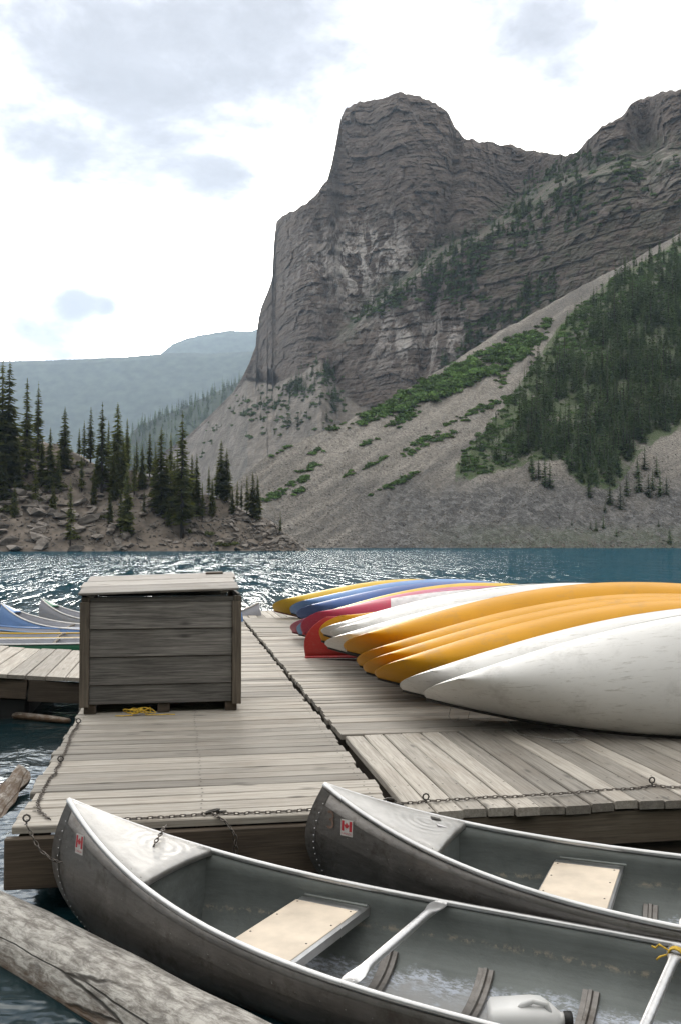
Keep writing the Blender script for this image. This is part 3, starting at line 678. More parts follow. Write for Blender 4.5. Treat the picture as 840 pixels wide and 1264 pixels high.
pt_trees = [
 (2, 606, 444, 1, 1.0, 'very tall backlit spruce at the landward edge of the boulder point'), (11, 606, 449, 0, 1.0, 'very tall yellowish spruce beside the tallest one on the boulder point'),
 (33, 590, 467, 1, 1.05, 'tall olive spruce paired with a slightly shorter one, clear sky gap beside it'), (47, 566, 470, 3, 1.0, 'slim tall open-branched spruce, partner of the olive pair'),
 (62, 604, 526, 5, 1.1, 'bushy dark spruce between the olive pair and the lone pointed spruce'), (80, 582, 501, 0, 1.15, 'lone pointed spruce with open haze on both sides'),
 (87, 674, 590, 3, .9, 'short thin spruce low on the boulders just above the water'), (98, 562, 527, 1, 1.0, None), (104, 567, 518, 3, 1.0, None), (112, 570, 501, 1, 1.1, None),
 (126, 607, 495, 3, 1.2, 'tallest slim spruce of the dense cluster on the crest of the point'), (134, 577, 517, 1, 1.0, None), (145, 597, 499, 0, 1.1, 'broad dense spruce in the middle of the crest cluster'),
 (157, 580, 516, 0, .8, 'narrow almost black spruce at the end of the crest cluster'), (136, 648, 604, 5, .9, 'small spruce standing alone on the bare slope under the crest cluster'), (157, 664, 577, 2, 1.0, 'wide dark spruce near the water below the crest cluster'),
 (149, 660, 598, 3, .9, None), (169, 587, 545, 1, 1.0, None), (185, 592, 535, 1, 1.1, None), (192, 596, 548, 3, 1.0, None), (199, 637, 530, 0, 1.25, 'stout full spruce beside the very tall one on the lower point'), (211, 598, 533, 1, 1.0, None),
 (225, 662, 507, 3, 1.25, 'very tall ragged spruce rising above the rest of the lower point'), (219, 610, 555, 1, 1.0, None), (237, 624, 556, 0, 1.0, None), (243, 634, 557, 2, .9, None), (230, 640, 570, 0, 1.0, None),
 (258, 614, 578, 1, 1.0, None), (273, 617, 544, 0, 1.15, 'taller of two close spruces near the tip of the point'), (280, 620, 555, 2, 1.1, 'fuller of two close spruces near the tip of the point'), (268, 616, 574, 1, 1, None),
 (293, 624, 590, 1, 1.0, None), (298, 628, 594, 3, 1.0, None), (305, 632, 586, 1, 1.1, None), (312, 638, 583, 0, 1.2, None), (318, 641, 588, 2, 1.0, None), (346, 656, 630, 1, .9, 'tiny spruce on the last rocks at the tip of the point'),
 (-14, 610, 440, 0, 1.0, None), (22, 612, 545, 2, 1.0, None), (6, 620, 560, 5, 1.0, None), (52, 600, 540, 2, 1.0, None), (120, 600, 548, 4, 1.0, None), (72, 606, 552, 4, 1, None)] + [(x_, y_, y_ - h_, i_ % 6, 1.0, 'spruce rooted in the rubble slope of the boulder point, crest trees behind it') for i_, (x_, y_, h_) in enumerate([(18, 640, 48), (44, 626, 56), (66, 632, 40), (101, 604, 50), (116, 622, 44), (140, 618, 62), (152, 606, 66), (166, 612, 52), (176, 604, 56), (190, 622, 60), (206, 626, 64), (215, 634, 70), (232, 628, 58), (250, 640, 46), (262, 634, 48), (178, 640, 34), (208, 652, 40), (287, 634, 34)])]
for px, py, yt, var, wd, lb in pt_trees:
    big_tree(px, py, yt, lb or 'dark mid-sized spruce standing in the clumps along the crest of the boulder point', GP, var, wd, bv=ptb)
# shrubs on the point
def shrub_proto(seed, n, flat=.75):
    r = np.random.default_rng(seed); V = []; T = []
    for i in range(n):
        d = r.normal(size=3); d[2] = abs(d[2]); d /= np.linalg.norm(d); p = d * r.uniform(.25, .5) ** 1 * np.array([1, 1, flat]) * (1 + .25 * math.sin(d[0] * 5 + seed) * math.cos(d[1] * 4))
        a = r.normal(size=3); a /= np.linalg.norm(a); b = np.cross(a, d); b /= np.linalg.norm(b) + 1e-6; s = r.uniform(.05, .12)
        q = len(V); V += [p + a * s, p - a * s * .5 + b * s, p - a * s * .5 - b * s]; T.append((q, q + 1, q + 2))
    return np.array(V), np.array(T)
SH = [shrub_proto(i, 190, .62) for i in range(5)]
SHm = [np_mesh('shrub', V, T, [M['shrub_dry']], False) for V, T in SH]
for k, (px, py, s) in enumerate([(3, 560, 5), (20, 552, 5), (40, 552, 5), (48, 562, 4), (15, 585, 5), (30, 606, 5), (8, 628, 4), (60, 618, 4), (75, 600, 4), (100, 575, 3.5), (118, 592, 3), (150, 610, 3), (176, 600, 3), (205, 640, 3), (235, 655, 2.6), (258, 660, 3), (270, 672, 2.5), (280, 674, 2.5), (290, 672, 2.2), (128, 640, 2.4), (95, 664, 2.2)]):
    p = drop(ptb, atd(px, py, float(pt_depth(px, py)))); o = obj('shrub', SHm[k % 5], None, p, (0, 0, k)); o.scale = (s, s, s * .9)
    tag(o, 'low olive shrub among the boulders and spruces of the point', 'shrub', 'shrubs on the boulder point')
# --- conifers of the scree slope: the largest singly, the rest as one mass
SLv = [conifer(60 + i, 20, 9, 3, 1.0, .135 + .02 * (i % 3), .02) for i in range(5)]
SLm = []
for V, T in SLv:
    b = trunk_me('t', .014); nv = len(V); me = bpy.data.meshes.new('slope_conifer')
    vv = [tuple(p) for p in V] + b.v; ff = [tuple(t) for t in T] + [tuple(i + nv for i in f) for f in b.f]
    SLm.append(mesh('slope_conifer', vv, ff, [M['needles_far'], M['bark']], [0] * len(T) + [1] * len(b.f)))
spots = []
while len(spots) < 1750:
    px = random.uniform(556, 900); py = random.uniform(240, 605); lo = float(forest_lo(px)); hi = float(forest_hi(px))
    if not (hi < py < lo): continue
    dens = .95
    if py < hi + 40: dens = .55
    n = float(perlin(np.array([px / 38., py / 38., 1.])))
    if n > .28 and py < lo - 25: dens *= .25
    if random.random() > dens: continue
    py = py + 14 * float(perlin(np.array([px / 22., 7.7, 2.]))) ; hgt = random.choice((14, 20, 26, 32, 38)) * random.uniform(.85, 1.2) * (.75 if px < 640 else 1.1) * (.7 if py < hi + 45 else 1)
    spots.append((px, py, hgt))
for px, py, h in [(645, 690 - 28, 0)] + [(x, y, h_) for x, y, h_ in [(664, 590, 26), (657, 592, 30), (672, 600, 40), (678, 602, 34), (726, 612, 32), (718, 596, 26), (735, 600, 28), (752, 622, 30), (765, 628, 34), (773, 612, 30), (788, 606, 34), (800, 612, 28), (805, 604, 26), (814, 612, 30), (822, 610, 24), (758, 600, 30), (742, 585, 26), (786, 590, 30), (795, 580, 30), (810, 588, 26), (655, 582, 26), (826, 670, 20), (735, 655, 16), (744, 652, 18), (728, 652, 10), (760, 662, 12), (812, 650, 10), (746, 632, 14), (690, 640, 9), (705, 648, 9)]]:
    if h: spots.append((px, py, h))
# ledge and talus conifers stand on the cliff
clf = []
def line_trees(tab, n, spread, h0, h1, up=0):
    f = ip(tab)
    for i in range(n):
        px = random.uniform(tab[0][0], tab[-1][0]); py = float(f(px)) + random.gauss(0, spread); clf.append((px, py, random.uniform(h0, h1)))
line_trees([(520, 345), (560, 322), (620, 290), (680, 262), (720, 240)], 130, 15, 10, 20)
line_trees([(470, 378), (520, 345), (560, 360), (590, 330)], 45, 10, 10, 18)
line_trees([(530, 350), (545, 345), (600, 352)], 40, 16, 10, 19)
line_trees([(620, 262), (660, 232), (700, 205), (720, 190), (790, 215)], 70, 10, 7, 13)
line_trees([(545, 455), (590, 412), (650, 372), (690, 350)], 75, 13, 12, 24)
line_trees([(352, 492), (372, 476), (392, 462)], 26, 6, 12, 20)
line_trees([(398, 468), (408, 462), (416, 474)], 10, 7, 12, 22)
line_trees([(440, 392), (480, 372), (500, 368)], 34, 5, 8, 14)
line_trees([(300, 512), (330, 500), (345, 502)], 10, 5, 5, 9)
clf += [(356, 528, 36), (368, 526, 18), (411, 506, 34), (414, 494, 22), (403, 520, 20), (262, 548, 8), (250, 560, 10), (395, 500, 14), (322, 516, 10)]
cb = BVHTree.FromObject(cliff, bpy.context.evaluated_depsgraph_get())
spots.sort(key=lambda s: -(1e3 if s[1] > float(forest_lo(s[0])) + 4 else 1) * s[2] * (1 + (s[1] - 400) / 500))
far_pl = []
def hit(bv, px, py):
    v = ray(px, py); h = bv.ray_cast(Vector(C0), Vector(v / np.linalg.norm(v)))
    return h[0]
n_ind = 0
for i, (px, py, h) in enumerate(spots):
    p = hit(scb, px, py)
    if p is None: continue
    d = float(np.dot(np.array(p) - C0, c_h)); hm_ = h / F * d
    if n_ind < 225 and px < 850:
        k = random.randrange(5); o = obj('slope_conifer', SLm[k], None, (p.x, p.y, p.z - .2), (0, 0, random.uniform(0, 6.28))); lone = py > float(forest_lo(px)) + 4; wx_ = hm_ * (1.6 if lone else random.uniform(.9, 1.3)); o.scale = (wx_, wx_, hm_); n_ind += 1
        tag(o, 'dark conifer standing out on the blocky scree below the forest' if lone else 'dark green conifer at the ragged lower fringe of the slope forest' if py > float(forest_lo(px)) - 22 else 'dark green conifer crowded into the middle of the slope forest', 'tree', 'conifers below the slope forest' if lone else 'conifers of the slope forest')
    else: far_pl.append(((p.x, p.y, p.z - .2), hm_, random.uniform(0, 6.28), 0))
led_pl = []; led_sh = []
line_trees([(300, 505), (340, 492), (400, 470), (430, 505)], 34, 16, 5, 12)
line_trees([(240, 545), (290, 505), (350, 520), (400, 520)], 26, 14, 4, 9)
line_trees([(640, 300), (700, 270), (770, 230), (840, 215)], 40, 22, 5, 11)
for px, py, h in clf:
    if py < float(cl_top(px)) + 6: continue
    p = hit(cb, px, py)
    if p is None: continue
    d = float(np.dot(np.array(p) - C0, c_h)); led_pl.append(((p.x, p.y, p.z - .5), h / F * d, random.uniform(0, 6.28), 0))
    for q_ in range(2):
        p2 = hit(cb, px + random.gauss(0, 5), py + random.gauss(0, 3))
        if p2 is not None: led_sh.append((p2[:], random.uniform(3, 7), random.uniform(0, 6.28), 0))
SLw = [(V * np.array([1.55, 1.55, 1.]), T) for V, T in SLv]
tag(scatter_mesh('ledge_forest', SLw, led_pl, M['needles_far']), 'dark conifers dotted along the ledges and talus of the cliff', 'forest')
tag(scatter_mesh('ledge_scrub', SH, led_sh, M['needles_far']), 'dark low scrub on the ledges of the cliff', 'scrub')
# wooded spur behind the talus
for i in range(420):
    px = random.uniform(150, 330); f = random.random(); top = float(np.interp(px, [150, 170, 190, 220, 250, 280, 305, 340], [548, 528, 517, 506, 492, 478, 468, 450])); py = top + f ** 1.6 * 60
    d = .55 * 1500 / (.55 - (670 - py) / F); p = atd(px, py, d); far_pl.append((tuple(p), random.uniform(9, 17) / F * d, random.uniform(0, 6.28), 0))
tag(scatter_mesh('forest', SLv, far_pl, M['needles_far']), 'mass of smaller conifers filling the slope forest and the cliff ledges', 'forest')
# shrub carpet
pl = []
def shrub_at(px, py, s):
    p = hit(scb, px, py)
    if p is not None: pl.append((p[:], s, random.uniform(0, 6.28), random.uniform(-.2, .2)))
for i in range(5200):
    px = random.uniform(398, 682); py = random.uniform(390, 540)
    if float(shrub_hi(px)) < py < float(shrub_lo(px)) and float(perlin(np.array([px / 24., py / 16., 3.]))) < .22 + .5 * random.random() and float(shrub_lo(px)) - py > 6 * random.random() - 1: shrub_at(px, py, random.choice((1.5, 2.2, 3, 4, 6)) * random.uniform(.8, 1.25))
for i in range(1000):
    px = random.uniform(685, 900); hi = float(forest_hi(px)); py = hi - random.uniform(-70, 4)
    if py > float(sc_top(px)) + 12: shrub_at(px, py, random.uniform(1.8, 3.8))
for i in range(500):
    px = random.uniform(570, 760); lo = float(forest_lo(px)); hi = float(forest_hi(px)); py = random.uniform(hi - 10, lo)
    shrub_at(px, py, random.uniform(1.5, 3.0))
for cx, cy, rx, ry, n in [(500, 515, 22, 10, 40), (505, 512, 18, 8, 30), (585, 508, 11, 6, 20), (626, 491, 8, 5, 14), (490, 595, 26, 4, 34), (375, 592, 16, 5, 26), (382, 578, 14, 4, 20), (345, 552, 20, 7, 44), (352, 548, 14, 6, 30), (338, 612, 15, 6, 30), (368, 607, 10, 3, 12), (395, 556, 16, 3, 10), (455, 545, 12, 4, 14), (520, 545, 16, 4, 24), (545, 540, 18, 4, 22), (560, 520, 14, 4, 12), (460, 572, 18, 4, 12), (430, 585, 12, 3, 8), (505, 560, 14, 4, 12), (605, 500, 16, 4, 16), (620, 470, 10, 10, 14), (660, 455, 10, 10, 16)]:
    for i in range(n):
        u, v_ = random.gauss(0, .5), random.gauss(0, .5); shrub_at(cx + u * rx, cy + v_ * ry - u * rx * .45, random.uniform(1.6, 3.4))
tag(scatter_mesh('shrubs', SH, pl, M['shrub']), 'bright green shrub carpet and scattered bushes on the scree slope', 'shrubs')

# ================================================================== docks
def plank_mesh(name, L, wd, th, m, r, seg=3, ch=.006):
    prof = [(-wd / 2, -th), (wd / 2, -th), (wd / 2, -ch), (wd / 2 - ch, 0), (-wd / 2 + ch, 0), (-wd / 2, -ch)]
    V = []; Fc = []
    for i in range(seg + 1):
        x = -L / 2 + L * i / seg; dz = r.normal() * .0016; dy = r.normal() * .0015
        sk = r.normal() * .004 if i in (0, seg) else 0
        for (y, z) in prof: V.append((x + sk * (y / wd), y + dy, z + dz + (r.normal() * .0008)))
    for i in range(seg):
        for k in range(6): a = i * 6 + k; b = i * 6 + (k + 1) % 6; Fc.append((a, a + 6, b + 6, b))
    Fc.append(tuple(range(6))); Fc.append(tuple(seg * 6 + k for k in range(5, -1, -1)))
    return mesh(name, V, Fc, [m])
pr = np.random.default_rng(11)
def lay(parent, along, u0, u1, v0, v1, wd, th, m, gap=.007, nvar=7, jit=.012, varw=.12, z=0.0, seg=3):
    # planks side by side from v0 to v1, each running from u0 to u1; along 'x' or 'y'
    L = u1 - u0; mid = (u0 + u1) / 2; ws = [wd * (1 + varw * (i / (nvar - 1) * 2 - 1)) for i in range(nvar)]
    protos = [plank_mesh('plank', L, w_, th, m, pr, seg) for w_ in ws]; v = v0; n = 0
    while v < v1 - wd * .4:
        i = int(pr.integers(nvar)); w_ = ws[i]
        if v + w_ > v1: w_ = v1 - v; sc_ = w_ / ws[i]
        else: sc_ = 1
        c = v + w_ / 2; ju = pr.normal() * jit
        o = obj('plank', protos[i], parent)
        if along == 'x': o.location = (mid + ju, c, z + pr.normal() * .0018); o.rotation_euler = (pr.normal() * .004, 0, pr.normal() * .0012 + (math.pi if pr.random() < .5 else 0))
        else: o.location = (c, mid + ju, z + pr.normal() * .0018); o.rotation_euler = (0, pr.normal() * .004, math.pi / 2 + pr.normal() * .0012 + (math.pi if pr.random() < .5 else 0))
        o.scale = (1, sc_, 1); v += w_ + gap; n += 1
    return n
def board(parent, name, x0, x1, y0, y1, z0, z1, m, ch=.006):
    cx, cy, cz = (x0 + x1) / 2, (y0 + y1) / 2, (z0 + z1) / 2
    return MB().box(x0 - cx, x1 - cx, y0 - cy, y1 - cy, z0 - cz, z1 - cz, 0, ch).build(name, m, parent, loc=(cx, cy, cz))
wood_y = lambda: None
def nails(parent, pts):
    b = MB()
    for x, y, z in pts:
        a = random.random(); b.add([(x + .0065 * math.cos(a + k * 1.047), y + .0065 * math.sin(a + k * 1.047), z + .0015) for k in range(6)], [tuple(range(6))])
    o = b.build('nail_heads', M['nail'], parent); o['kind'] = 'stuff'
M['beam_y'] = wood('dark_side_beam', (.10, .078, .058), (.045, .034, .025), axis=1, stain=.6)

XL, XR, YF, YB = -.82, 1.13, 5.10, 20.4
dock = tag(empty('main_dock'), 'long weathered plank dock carrying the storage box, boards laid crosswise', 'dock')
lay(dock, 'x', XL, XR, YF, YB, .155, .038, M['deck'], gap=.010, varw=.16)
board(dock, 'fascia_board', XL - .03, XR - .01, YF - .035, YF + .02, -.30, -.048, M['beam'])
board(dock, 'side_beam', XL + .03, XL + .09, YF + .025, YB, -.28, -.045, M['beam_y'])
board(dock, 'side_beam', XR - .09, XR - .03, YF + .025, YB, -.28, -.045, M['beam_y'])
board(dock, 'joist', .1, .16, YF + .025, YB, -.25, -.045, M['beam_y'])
for y in (6.2, 9.0, 12.5, 16, 19): board(dock, 'float', XL + .12, XR - .12, y - .6, y + .6, -.75, -.29, M['black'], .04)
npts = []
v = YF
for i in range(90):
    y = YF + .03 + i * .165
    for x in (XL + .06, XL + .065, .13, XR - .06): npts += [(x + random.gauss(0, .006), y + .0, .002), (x + random.gauss(0, .006), y + .085, .002)]
nails(dock, npts)

X2 = 1.21; X3 = 7.6; Y2 = 5.05; Y3 = 7.12
d2 = tag(empty('front_dock'), 'dock section with boards laid lengthwise in front of the overturned canoes', 'dock')
lay(d2, 'y', Y2, Y3, X2, X3, .137, .045, M['deck'], gap=.008, jit=.006, varw=.06)
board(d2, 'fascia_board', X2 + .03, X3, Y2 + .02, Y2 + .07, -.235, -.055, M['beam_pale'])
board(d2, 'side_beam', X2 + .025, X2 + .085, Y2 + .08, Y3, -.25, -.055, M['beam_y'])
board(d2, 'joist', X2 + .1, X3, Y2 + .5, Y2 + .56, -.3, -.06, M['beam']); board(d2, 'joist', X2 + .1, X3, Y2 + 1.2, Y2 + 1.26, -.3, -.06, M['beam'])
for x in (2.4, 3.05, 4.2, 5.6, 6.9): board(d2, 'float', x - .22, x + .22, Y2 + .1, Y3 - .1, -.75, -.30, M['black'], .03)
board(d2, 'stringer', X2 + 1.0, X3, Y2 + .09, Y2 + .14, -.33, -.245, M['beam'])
npts = []
for i in range(45):
    x = X2 + .03 + i * .145
    for y in (Y2 + .05, Y2 + .53, Y2 + 1.23, Y3 - .06): npts += [(x, y + random.gauss(0, .006), .002), (x + .08, y + random.gauss(0, .006), .002)]
nails(d2, npts)
d3 = tag(empty('canoe_dock'), 'wide dock section with crosswise boards under the row of overturned canoes', 'dock')
lay(d3, 'x', X2 - .02, X3, Y3 + .02, 12.55, .142, .04, M['deck'], gap=.010, jit=.008)
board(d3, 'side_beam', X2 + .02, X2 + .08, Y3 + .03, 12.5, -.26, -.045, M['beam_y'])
for y in (8, 10, 12): board(d3, 'float', X2 + .2, X3 - .2, y - .5, y + .5, -.75, -.28, M['black'], .04)
d4 = tag(empty('rear_dock'), 'rear dock section with crosswise boards beneath the yellow, blue and crimson canoes', 'dock')
lay(d4, 'x', X2 - .02, X3, 12.58, 18.4, .142, .04, M['deck'], gap=.010, jit=.008)
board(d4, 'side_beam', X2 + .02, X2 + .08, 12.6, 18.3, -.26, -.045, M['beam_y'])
for y in (13.6, 15.6, 17.5): board(d4, 'float', X2 + .2, X3 - .2, y - .5, y + .5, -.75, -.28, M['black'], .04)
d5 = tag(empty('end_dock'), 'dock section with lengthwise boards at the lake end of the canoe row', 'dock')
lay(d5, 'y', 18.43, 20.4, X2 - .02, X3, .137, .045, M['deck'], gap=.008, jit=.006)
for x in (2.2, 4.4, 6.6): board(d5, 'float', x - .5, x + .5, 18.5, 20.3, -.75, -.28, M['black'], .04)
# low finger dock, its landward end riding high
fd = empty('finger_dock', (-.93, 10.5, .0)); fd.rotation_euler = (0, R(4.2), 0)
tag(fd, 'low side dock with pale boards leading off beside the storage box', 'dock')
lay(fd, 'y', 0, 2.55, -4.2, 0, .185, .04, M['deck'], gap=.009, jit=.012)
board(fd, 'fascia_board', -4.2, -.62, .03, .08, -.25, -.045, M['beam']); board(fd, 'fascia_board', -.6, 0, .02, .07, -.27, -.05, M['beam'])
board(fd, 'fascia_board', -4.2, 0, 2.45, 2.5, -.25, -.045, M['beam'])
for x in (-3.4, -1.2): board(fd, 'float', x - .6, x + .6, .15, 2.4, -.62, -.24, M['black'], .04)

# ================================================================== storage box
bx = tag(empty('storage_box', (-.145, 8.29, 0)), 'grey wooden storage box with a warped pale lid standing on the dock', 'storage box')
hw = .665; dp = .92
zs = [(.082, .238), (.240, .470), (.472, .700), (.702, .925)]
for k, (a, b_) in enumerate(zs):
    o = board(bx, 'front_board', -hw + .078, hw - .078, 0, .03, a, b_, M['boxwood'], .004); o.rotation_euler = (R(-3.2), 0, 0); o.location.y = .028
board(bx, 'top_rail', -hw + .078, hw - .06, .014, .05, .927, .968, M['boxwood'], .004)
for s in (-1, 1):
    x0, x1 = (-hw, -hw + .078) if s < 0 else (hw - .078, hw)
    board(bx, 'corner_post', x0 + .001, x1 - .001, -.012, .03, .062, .930, M['boxpost'], .004)
    board(bx, 'post_cap', x0 + .012, x1, .0, .05, .932, .972, M['boxpost'], .003)
    board(bx, 'corner_post', x0 + .002, x1 - .002, dp - .05, dp, .062, 1.055, M['boxpost'], .004)
    for k, (a, b_) in enumerate(zs):
        xa = -hw + .006 if s < 0 else hw - .036
        board(bx, 'side_board', xa, xa + .03, .034, dp - .054, a, b_, M['boxwood'], .004)
    board(bx, 'side_top_rail', (-hw + .008 if s < 0 else hw - .034), (-hw + .034 if s < 0 else hw - .008), .052, dp - .054, .927, .99, M['boxwood'], .003)
for k, (a, b_) in enumerate(zs): board(bx, 'back_board', -hw + .08, hw - .08, dp - .035, dp - .005, a, b_, M['boxwood'], .004)
board(bx, 'back_board', -hw + .08, hw - .08, dp - .035, dp - .005, .927, 1.05, M['boxwood'], .004)
board(bx, 'floor', -hw + .04, hw - .04, .06, dp - .06, .10, .125, M['boxwood'], .003)
for x in (-.58, 0.02, .58): board(bx, 'foot', x - .05, x + .05, .03, dp - .05, 0.003, .08, M['beam'], .004)
# lid: three boards, front edge resting at one corner and sprung up at the other
lm_ = Matrix.Translation((0, -.03, .978)) @ Matrix.Rotation(R(-1.6), 4, 'Y') @ Matrix.Rotation(R(5.6), 4, 'X')
lid = MB().box(-.60, -.54, .04, .98, -.022, .004, 0, .003).box(.50, .56, .04, .98, -.022, .004, 0, .003).build('lid', M['lid'], bx); lid.matrix_local = lm_ @ Matrix.Translation((-.01, 0, .022))
for k, (a, b_, j) in enumerate(((.0, .34, .0), (.345, .66, -.015), (.665, 1.0, .01))):
    o = MB().box(-.665, .655, -(b_ - a) / 2, (b_ - a) / 2, 0, .02, 0, .004).build('lid_board', M['lid'], lid, loc=(j, (a + b_) / 2, .005 + .002 * k)); o.rotation_euler = (R((.6, -.5, .4)[k]), 0, 0)
MB().box(.40, .56, .88, .98, .028, .045, 0, .004).build('hinge_block', M['beam'], lid)

# ================================================================== ropes, chains
def squiggle(n, f): return [f(i / (n - 1)) for i in range(n)]
cx, cy, _ = atz(172, 884, 0)
b = MB(); pts = []
for i in range(120):
    t = i / 119; a = t * 6.28 * 5.3
    pts.append((cx + (.075 + .05 * math.sin(a * .37)) * math.cos(a) + .02 * math.sin(t * 9), cy + .035 + .035 * math.sin(a + .4), .012 + .02 * (1 + math.sin(a * 1.7 + 1)) + .03 * t * (1 - t)))
b.tube(pts, .0042, 5)
b.tube([(cx + .05, cy + .0, .01), (cx + .15, cy - .01, .008), (cx + .22, cy + .01, .008), (cx + .29, cy - .005, .007)], .0042, 5)
b.tube([(cx - .05, cy + .0, .01), (cx - .13, cy - .015, .008), (cx - .19, cy + .0, .008)], .0042, 5)
tag(b.build('rope_coil', M['rope_y'], None, True), 'small tangle of yellow rope on the planks under the storage box', 'rope')
cx, cy, _ = atz(252, 872, 0)
b = MB(); b.tube([(cx + .032 * math.cos(a * .42), cy - .02, .04 + .034 * math.sin(a * .42)) for a in range(15)], .0022, 5, closed=True)
tag(b.build('wire_ring', M['rope_w'], None, True), 'thin wire ring leaning under the front of the storage box', 'ring')
def chain_mesh(b, pts, pitch=.028, wd=.0098, wire=.0033):
    pts = [Vector(p) for p in pts]; seg = [0]
    for p, q in zip(pts, pts[1:]): seg.append(seg[-1] + (q - p).length)
    n = max(2, int(seg[-1] / pitch)); flip = 0
    def pos(s):
        for i in range(len(pts) - 1):
            if s <= seg[i + 1] + 1e-9: return pts[i].lerp(pts[i + 1], (s - seg[i]) / max(1e-9, seg[i + 1] - seg[i]))
        return pts[-1].copy()
    for i in range(n):
        s = seg[-1] * i / n; p = pos(s); q = pos(min(seg[-1], s + pitch * 1.25)); t = (q - p)
        if t.length < 1e-6: continue
        t.normalize(); up_ = Vector((0, 0, 1)) if abs(t.z) < .9 else Vector((0, 1, 0)); sd = t.cross(up_).normalized(); nn = sd.cross(t)
        a = sd if i % 2 else (nn * .8 + sd * .6).normalized(); c = (p + q) / 2; hl = pitch * .66
        ring = []
        for k in range(8):
            an = k * math.pi / 4; ring.append(c + t * (math.cos(an) * hl) + a * (math.sin(an) * wd))
        b.tube(ring, wire, 4, closed=True)
def deck_path(px, z=.009): return [tuple(atz(x, y, z)) for x, y in px]
def wander(pts, amp=.006, n=4):
    out = []
    for p, q in zip(pts, pts[1:]):
        for k in range(n):
            f = k / n; out.append(tuple(p[i] + (q[i] - p[i]) * f + (random.gauss(0, amp) if i < 2 else 0) for i in range(3)))
    return out + [pts[-1]]
def chain(path, label, **kw):
    b = MB(); chain_mesh(b, path, **kw); return tag(b.build('chain', M['steel'], None, True), label, 'chain', None)
chain(wander(deck_path([(98, 893), (90, 905), (82, 925), (76, 940), (64, 960), (53, 978), (47, 990), (49, 1002), (62, 1011)])), 'rusty chain lying along the water edge of the main dock')
chain(wander(deck_path([(140, 1011), (180, 1010), (230, 1007), (262, 1004), (300, 1003), (340, 1002), (385, 999)])), 'rusty chain stretched along the front edge of the main dock')
chain(wander(deck_path([(480, 993), (525, 989), (570, 986), (620, 983), (680, 980), (730, 976), (785, 973), (804, 969), (830, 972), (900, 970)])), 'rusty chain stretched along the front edge of the lengthwise boards')
p = np.array(atz(262, 1004, .012)); chain([tuple(p), (p[0] + .06, YF - .05, .0), (p[0] + .11, YF - .075, -.06), (p[0] + .12, YF - .07, -.18)], 'short chain dangling over the dark dock face from a shackle')
def ring_bolt(parent, px, py, r_=.017, z=.004, ang=0):
    x, y, _ = atz(px, py, 0); b = MB(); b.tube([(x, y, z - .02), (x, y, z + .012)], .005, 6)
    b.tube([(x + r_ * math.cos(k * .785) * math.cos(ang), y + r_ * math.cos(k * .785) * math.sin(ang), z + .012 + r_ + r_ * math.sin(k * .785)) for k in range(8)], .0048, 5, closed=True)
    b.build('ring_bolt', M['dark_steel'], parent, True)
for px, py in ((97, 895), (75, 943), (33, 1018)): ring_bolt(dock, px, py)
for px, py in ((525, 991), (804, 970)): ring_bolt(d2, px, py)
x, y, _ = atz(262, 1006, 0)
b = MB(); b.tube([(x + .04 * math.cos(k * .628) * .9, y + .015 * math.sin(k * .628), .02 + .008 * math.cos(k * .628)) for k in range(10)], .006, 6, closed=True)
b.tube([(x + .02, y, .014), (x + .075, y - .005, .016)], .007, 6); tag(b.build('shackle', M['dark_steel'], None, True), 'dark steel shackle joining chains at the front edge of the main dock', 'shackle')
x, y, _ = atz(480, 995, 0)
b = MB(); b.tube([(x + .035 * math.cos(k * .628), y + .012 * math.sin(k * .628), .024 + .014 * math.sin(k * .628)) for k in range(10)], .006, 6, closed=True); b.tube([(x - .01, y - .02, .01), (x + .05, y - .03, .012), (x + .07, y - .02, .01)], .008, 6)
tag(b.build('shackle', M['dark_steel'], None, True), 'dark steel shackle over the gap between the two docks', 'shackle')

# ================================================================== canoes
class Hull:
    def __init__(s, L, B, dep, rise, p=3.2, q=2.6, stem=.35, pw=2.6, bulge=0.): s.bulge = bulge; s.L, s.B, s.dep, s.rise, s.p, s.q, s.stem, s.pw = L, B, dep, rise, p, q, stem, pw
    def zg(s, u): return s.dep + s.rise * np.abs(u) ** s.p
    def hb(s, u): return s.B / 2 * (1 - np.abs(u) ** s.q)
    def pt(s, u, v, off=0.0):                # u -1 bow .. 1 stern, v -1..1 around the section; bow tip at x = 0
        u = np.asarray(u, float); v = np.asarray(v, float); av = np.abs(v); th = av * np.pi / 2; e = 2 / s.pw
        zg = s.zg(u); y = np.sign(v) * np.sin(th) ** e * np.maximum(s.hb(u) - off, 0); zz = (1 - np.cos(th) ** e) * zg
        zf = zz / zg; x = u * (s.L / 2 - (s.stem * (1 - zf) ** 3.0 - s.bulge * np.sin(np.pi * np.clip(zf, 0, 1) ** .9)) * np.abs(u) ** 6)
        z = zz + off * np.cos(th) ** e
        return np.stack([x + s.L / 2 + 0 * y, y + 0 * x, z + 0 * x], -1)
    def u_at(s, x): return x / (s.L / 2) - 1
    def tip(s): return s.pt(-1., 1.)
def half_cos(n): 
    t = np.linspace(-1, 1, n); return np.sign(t) * (1 - (1 - np.abs(t)) ** 1.35)
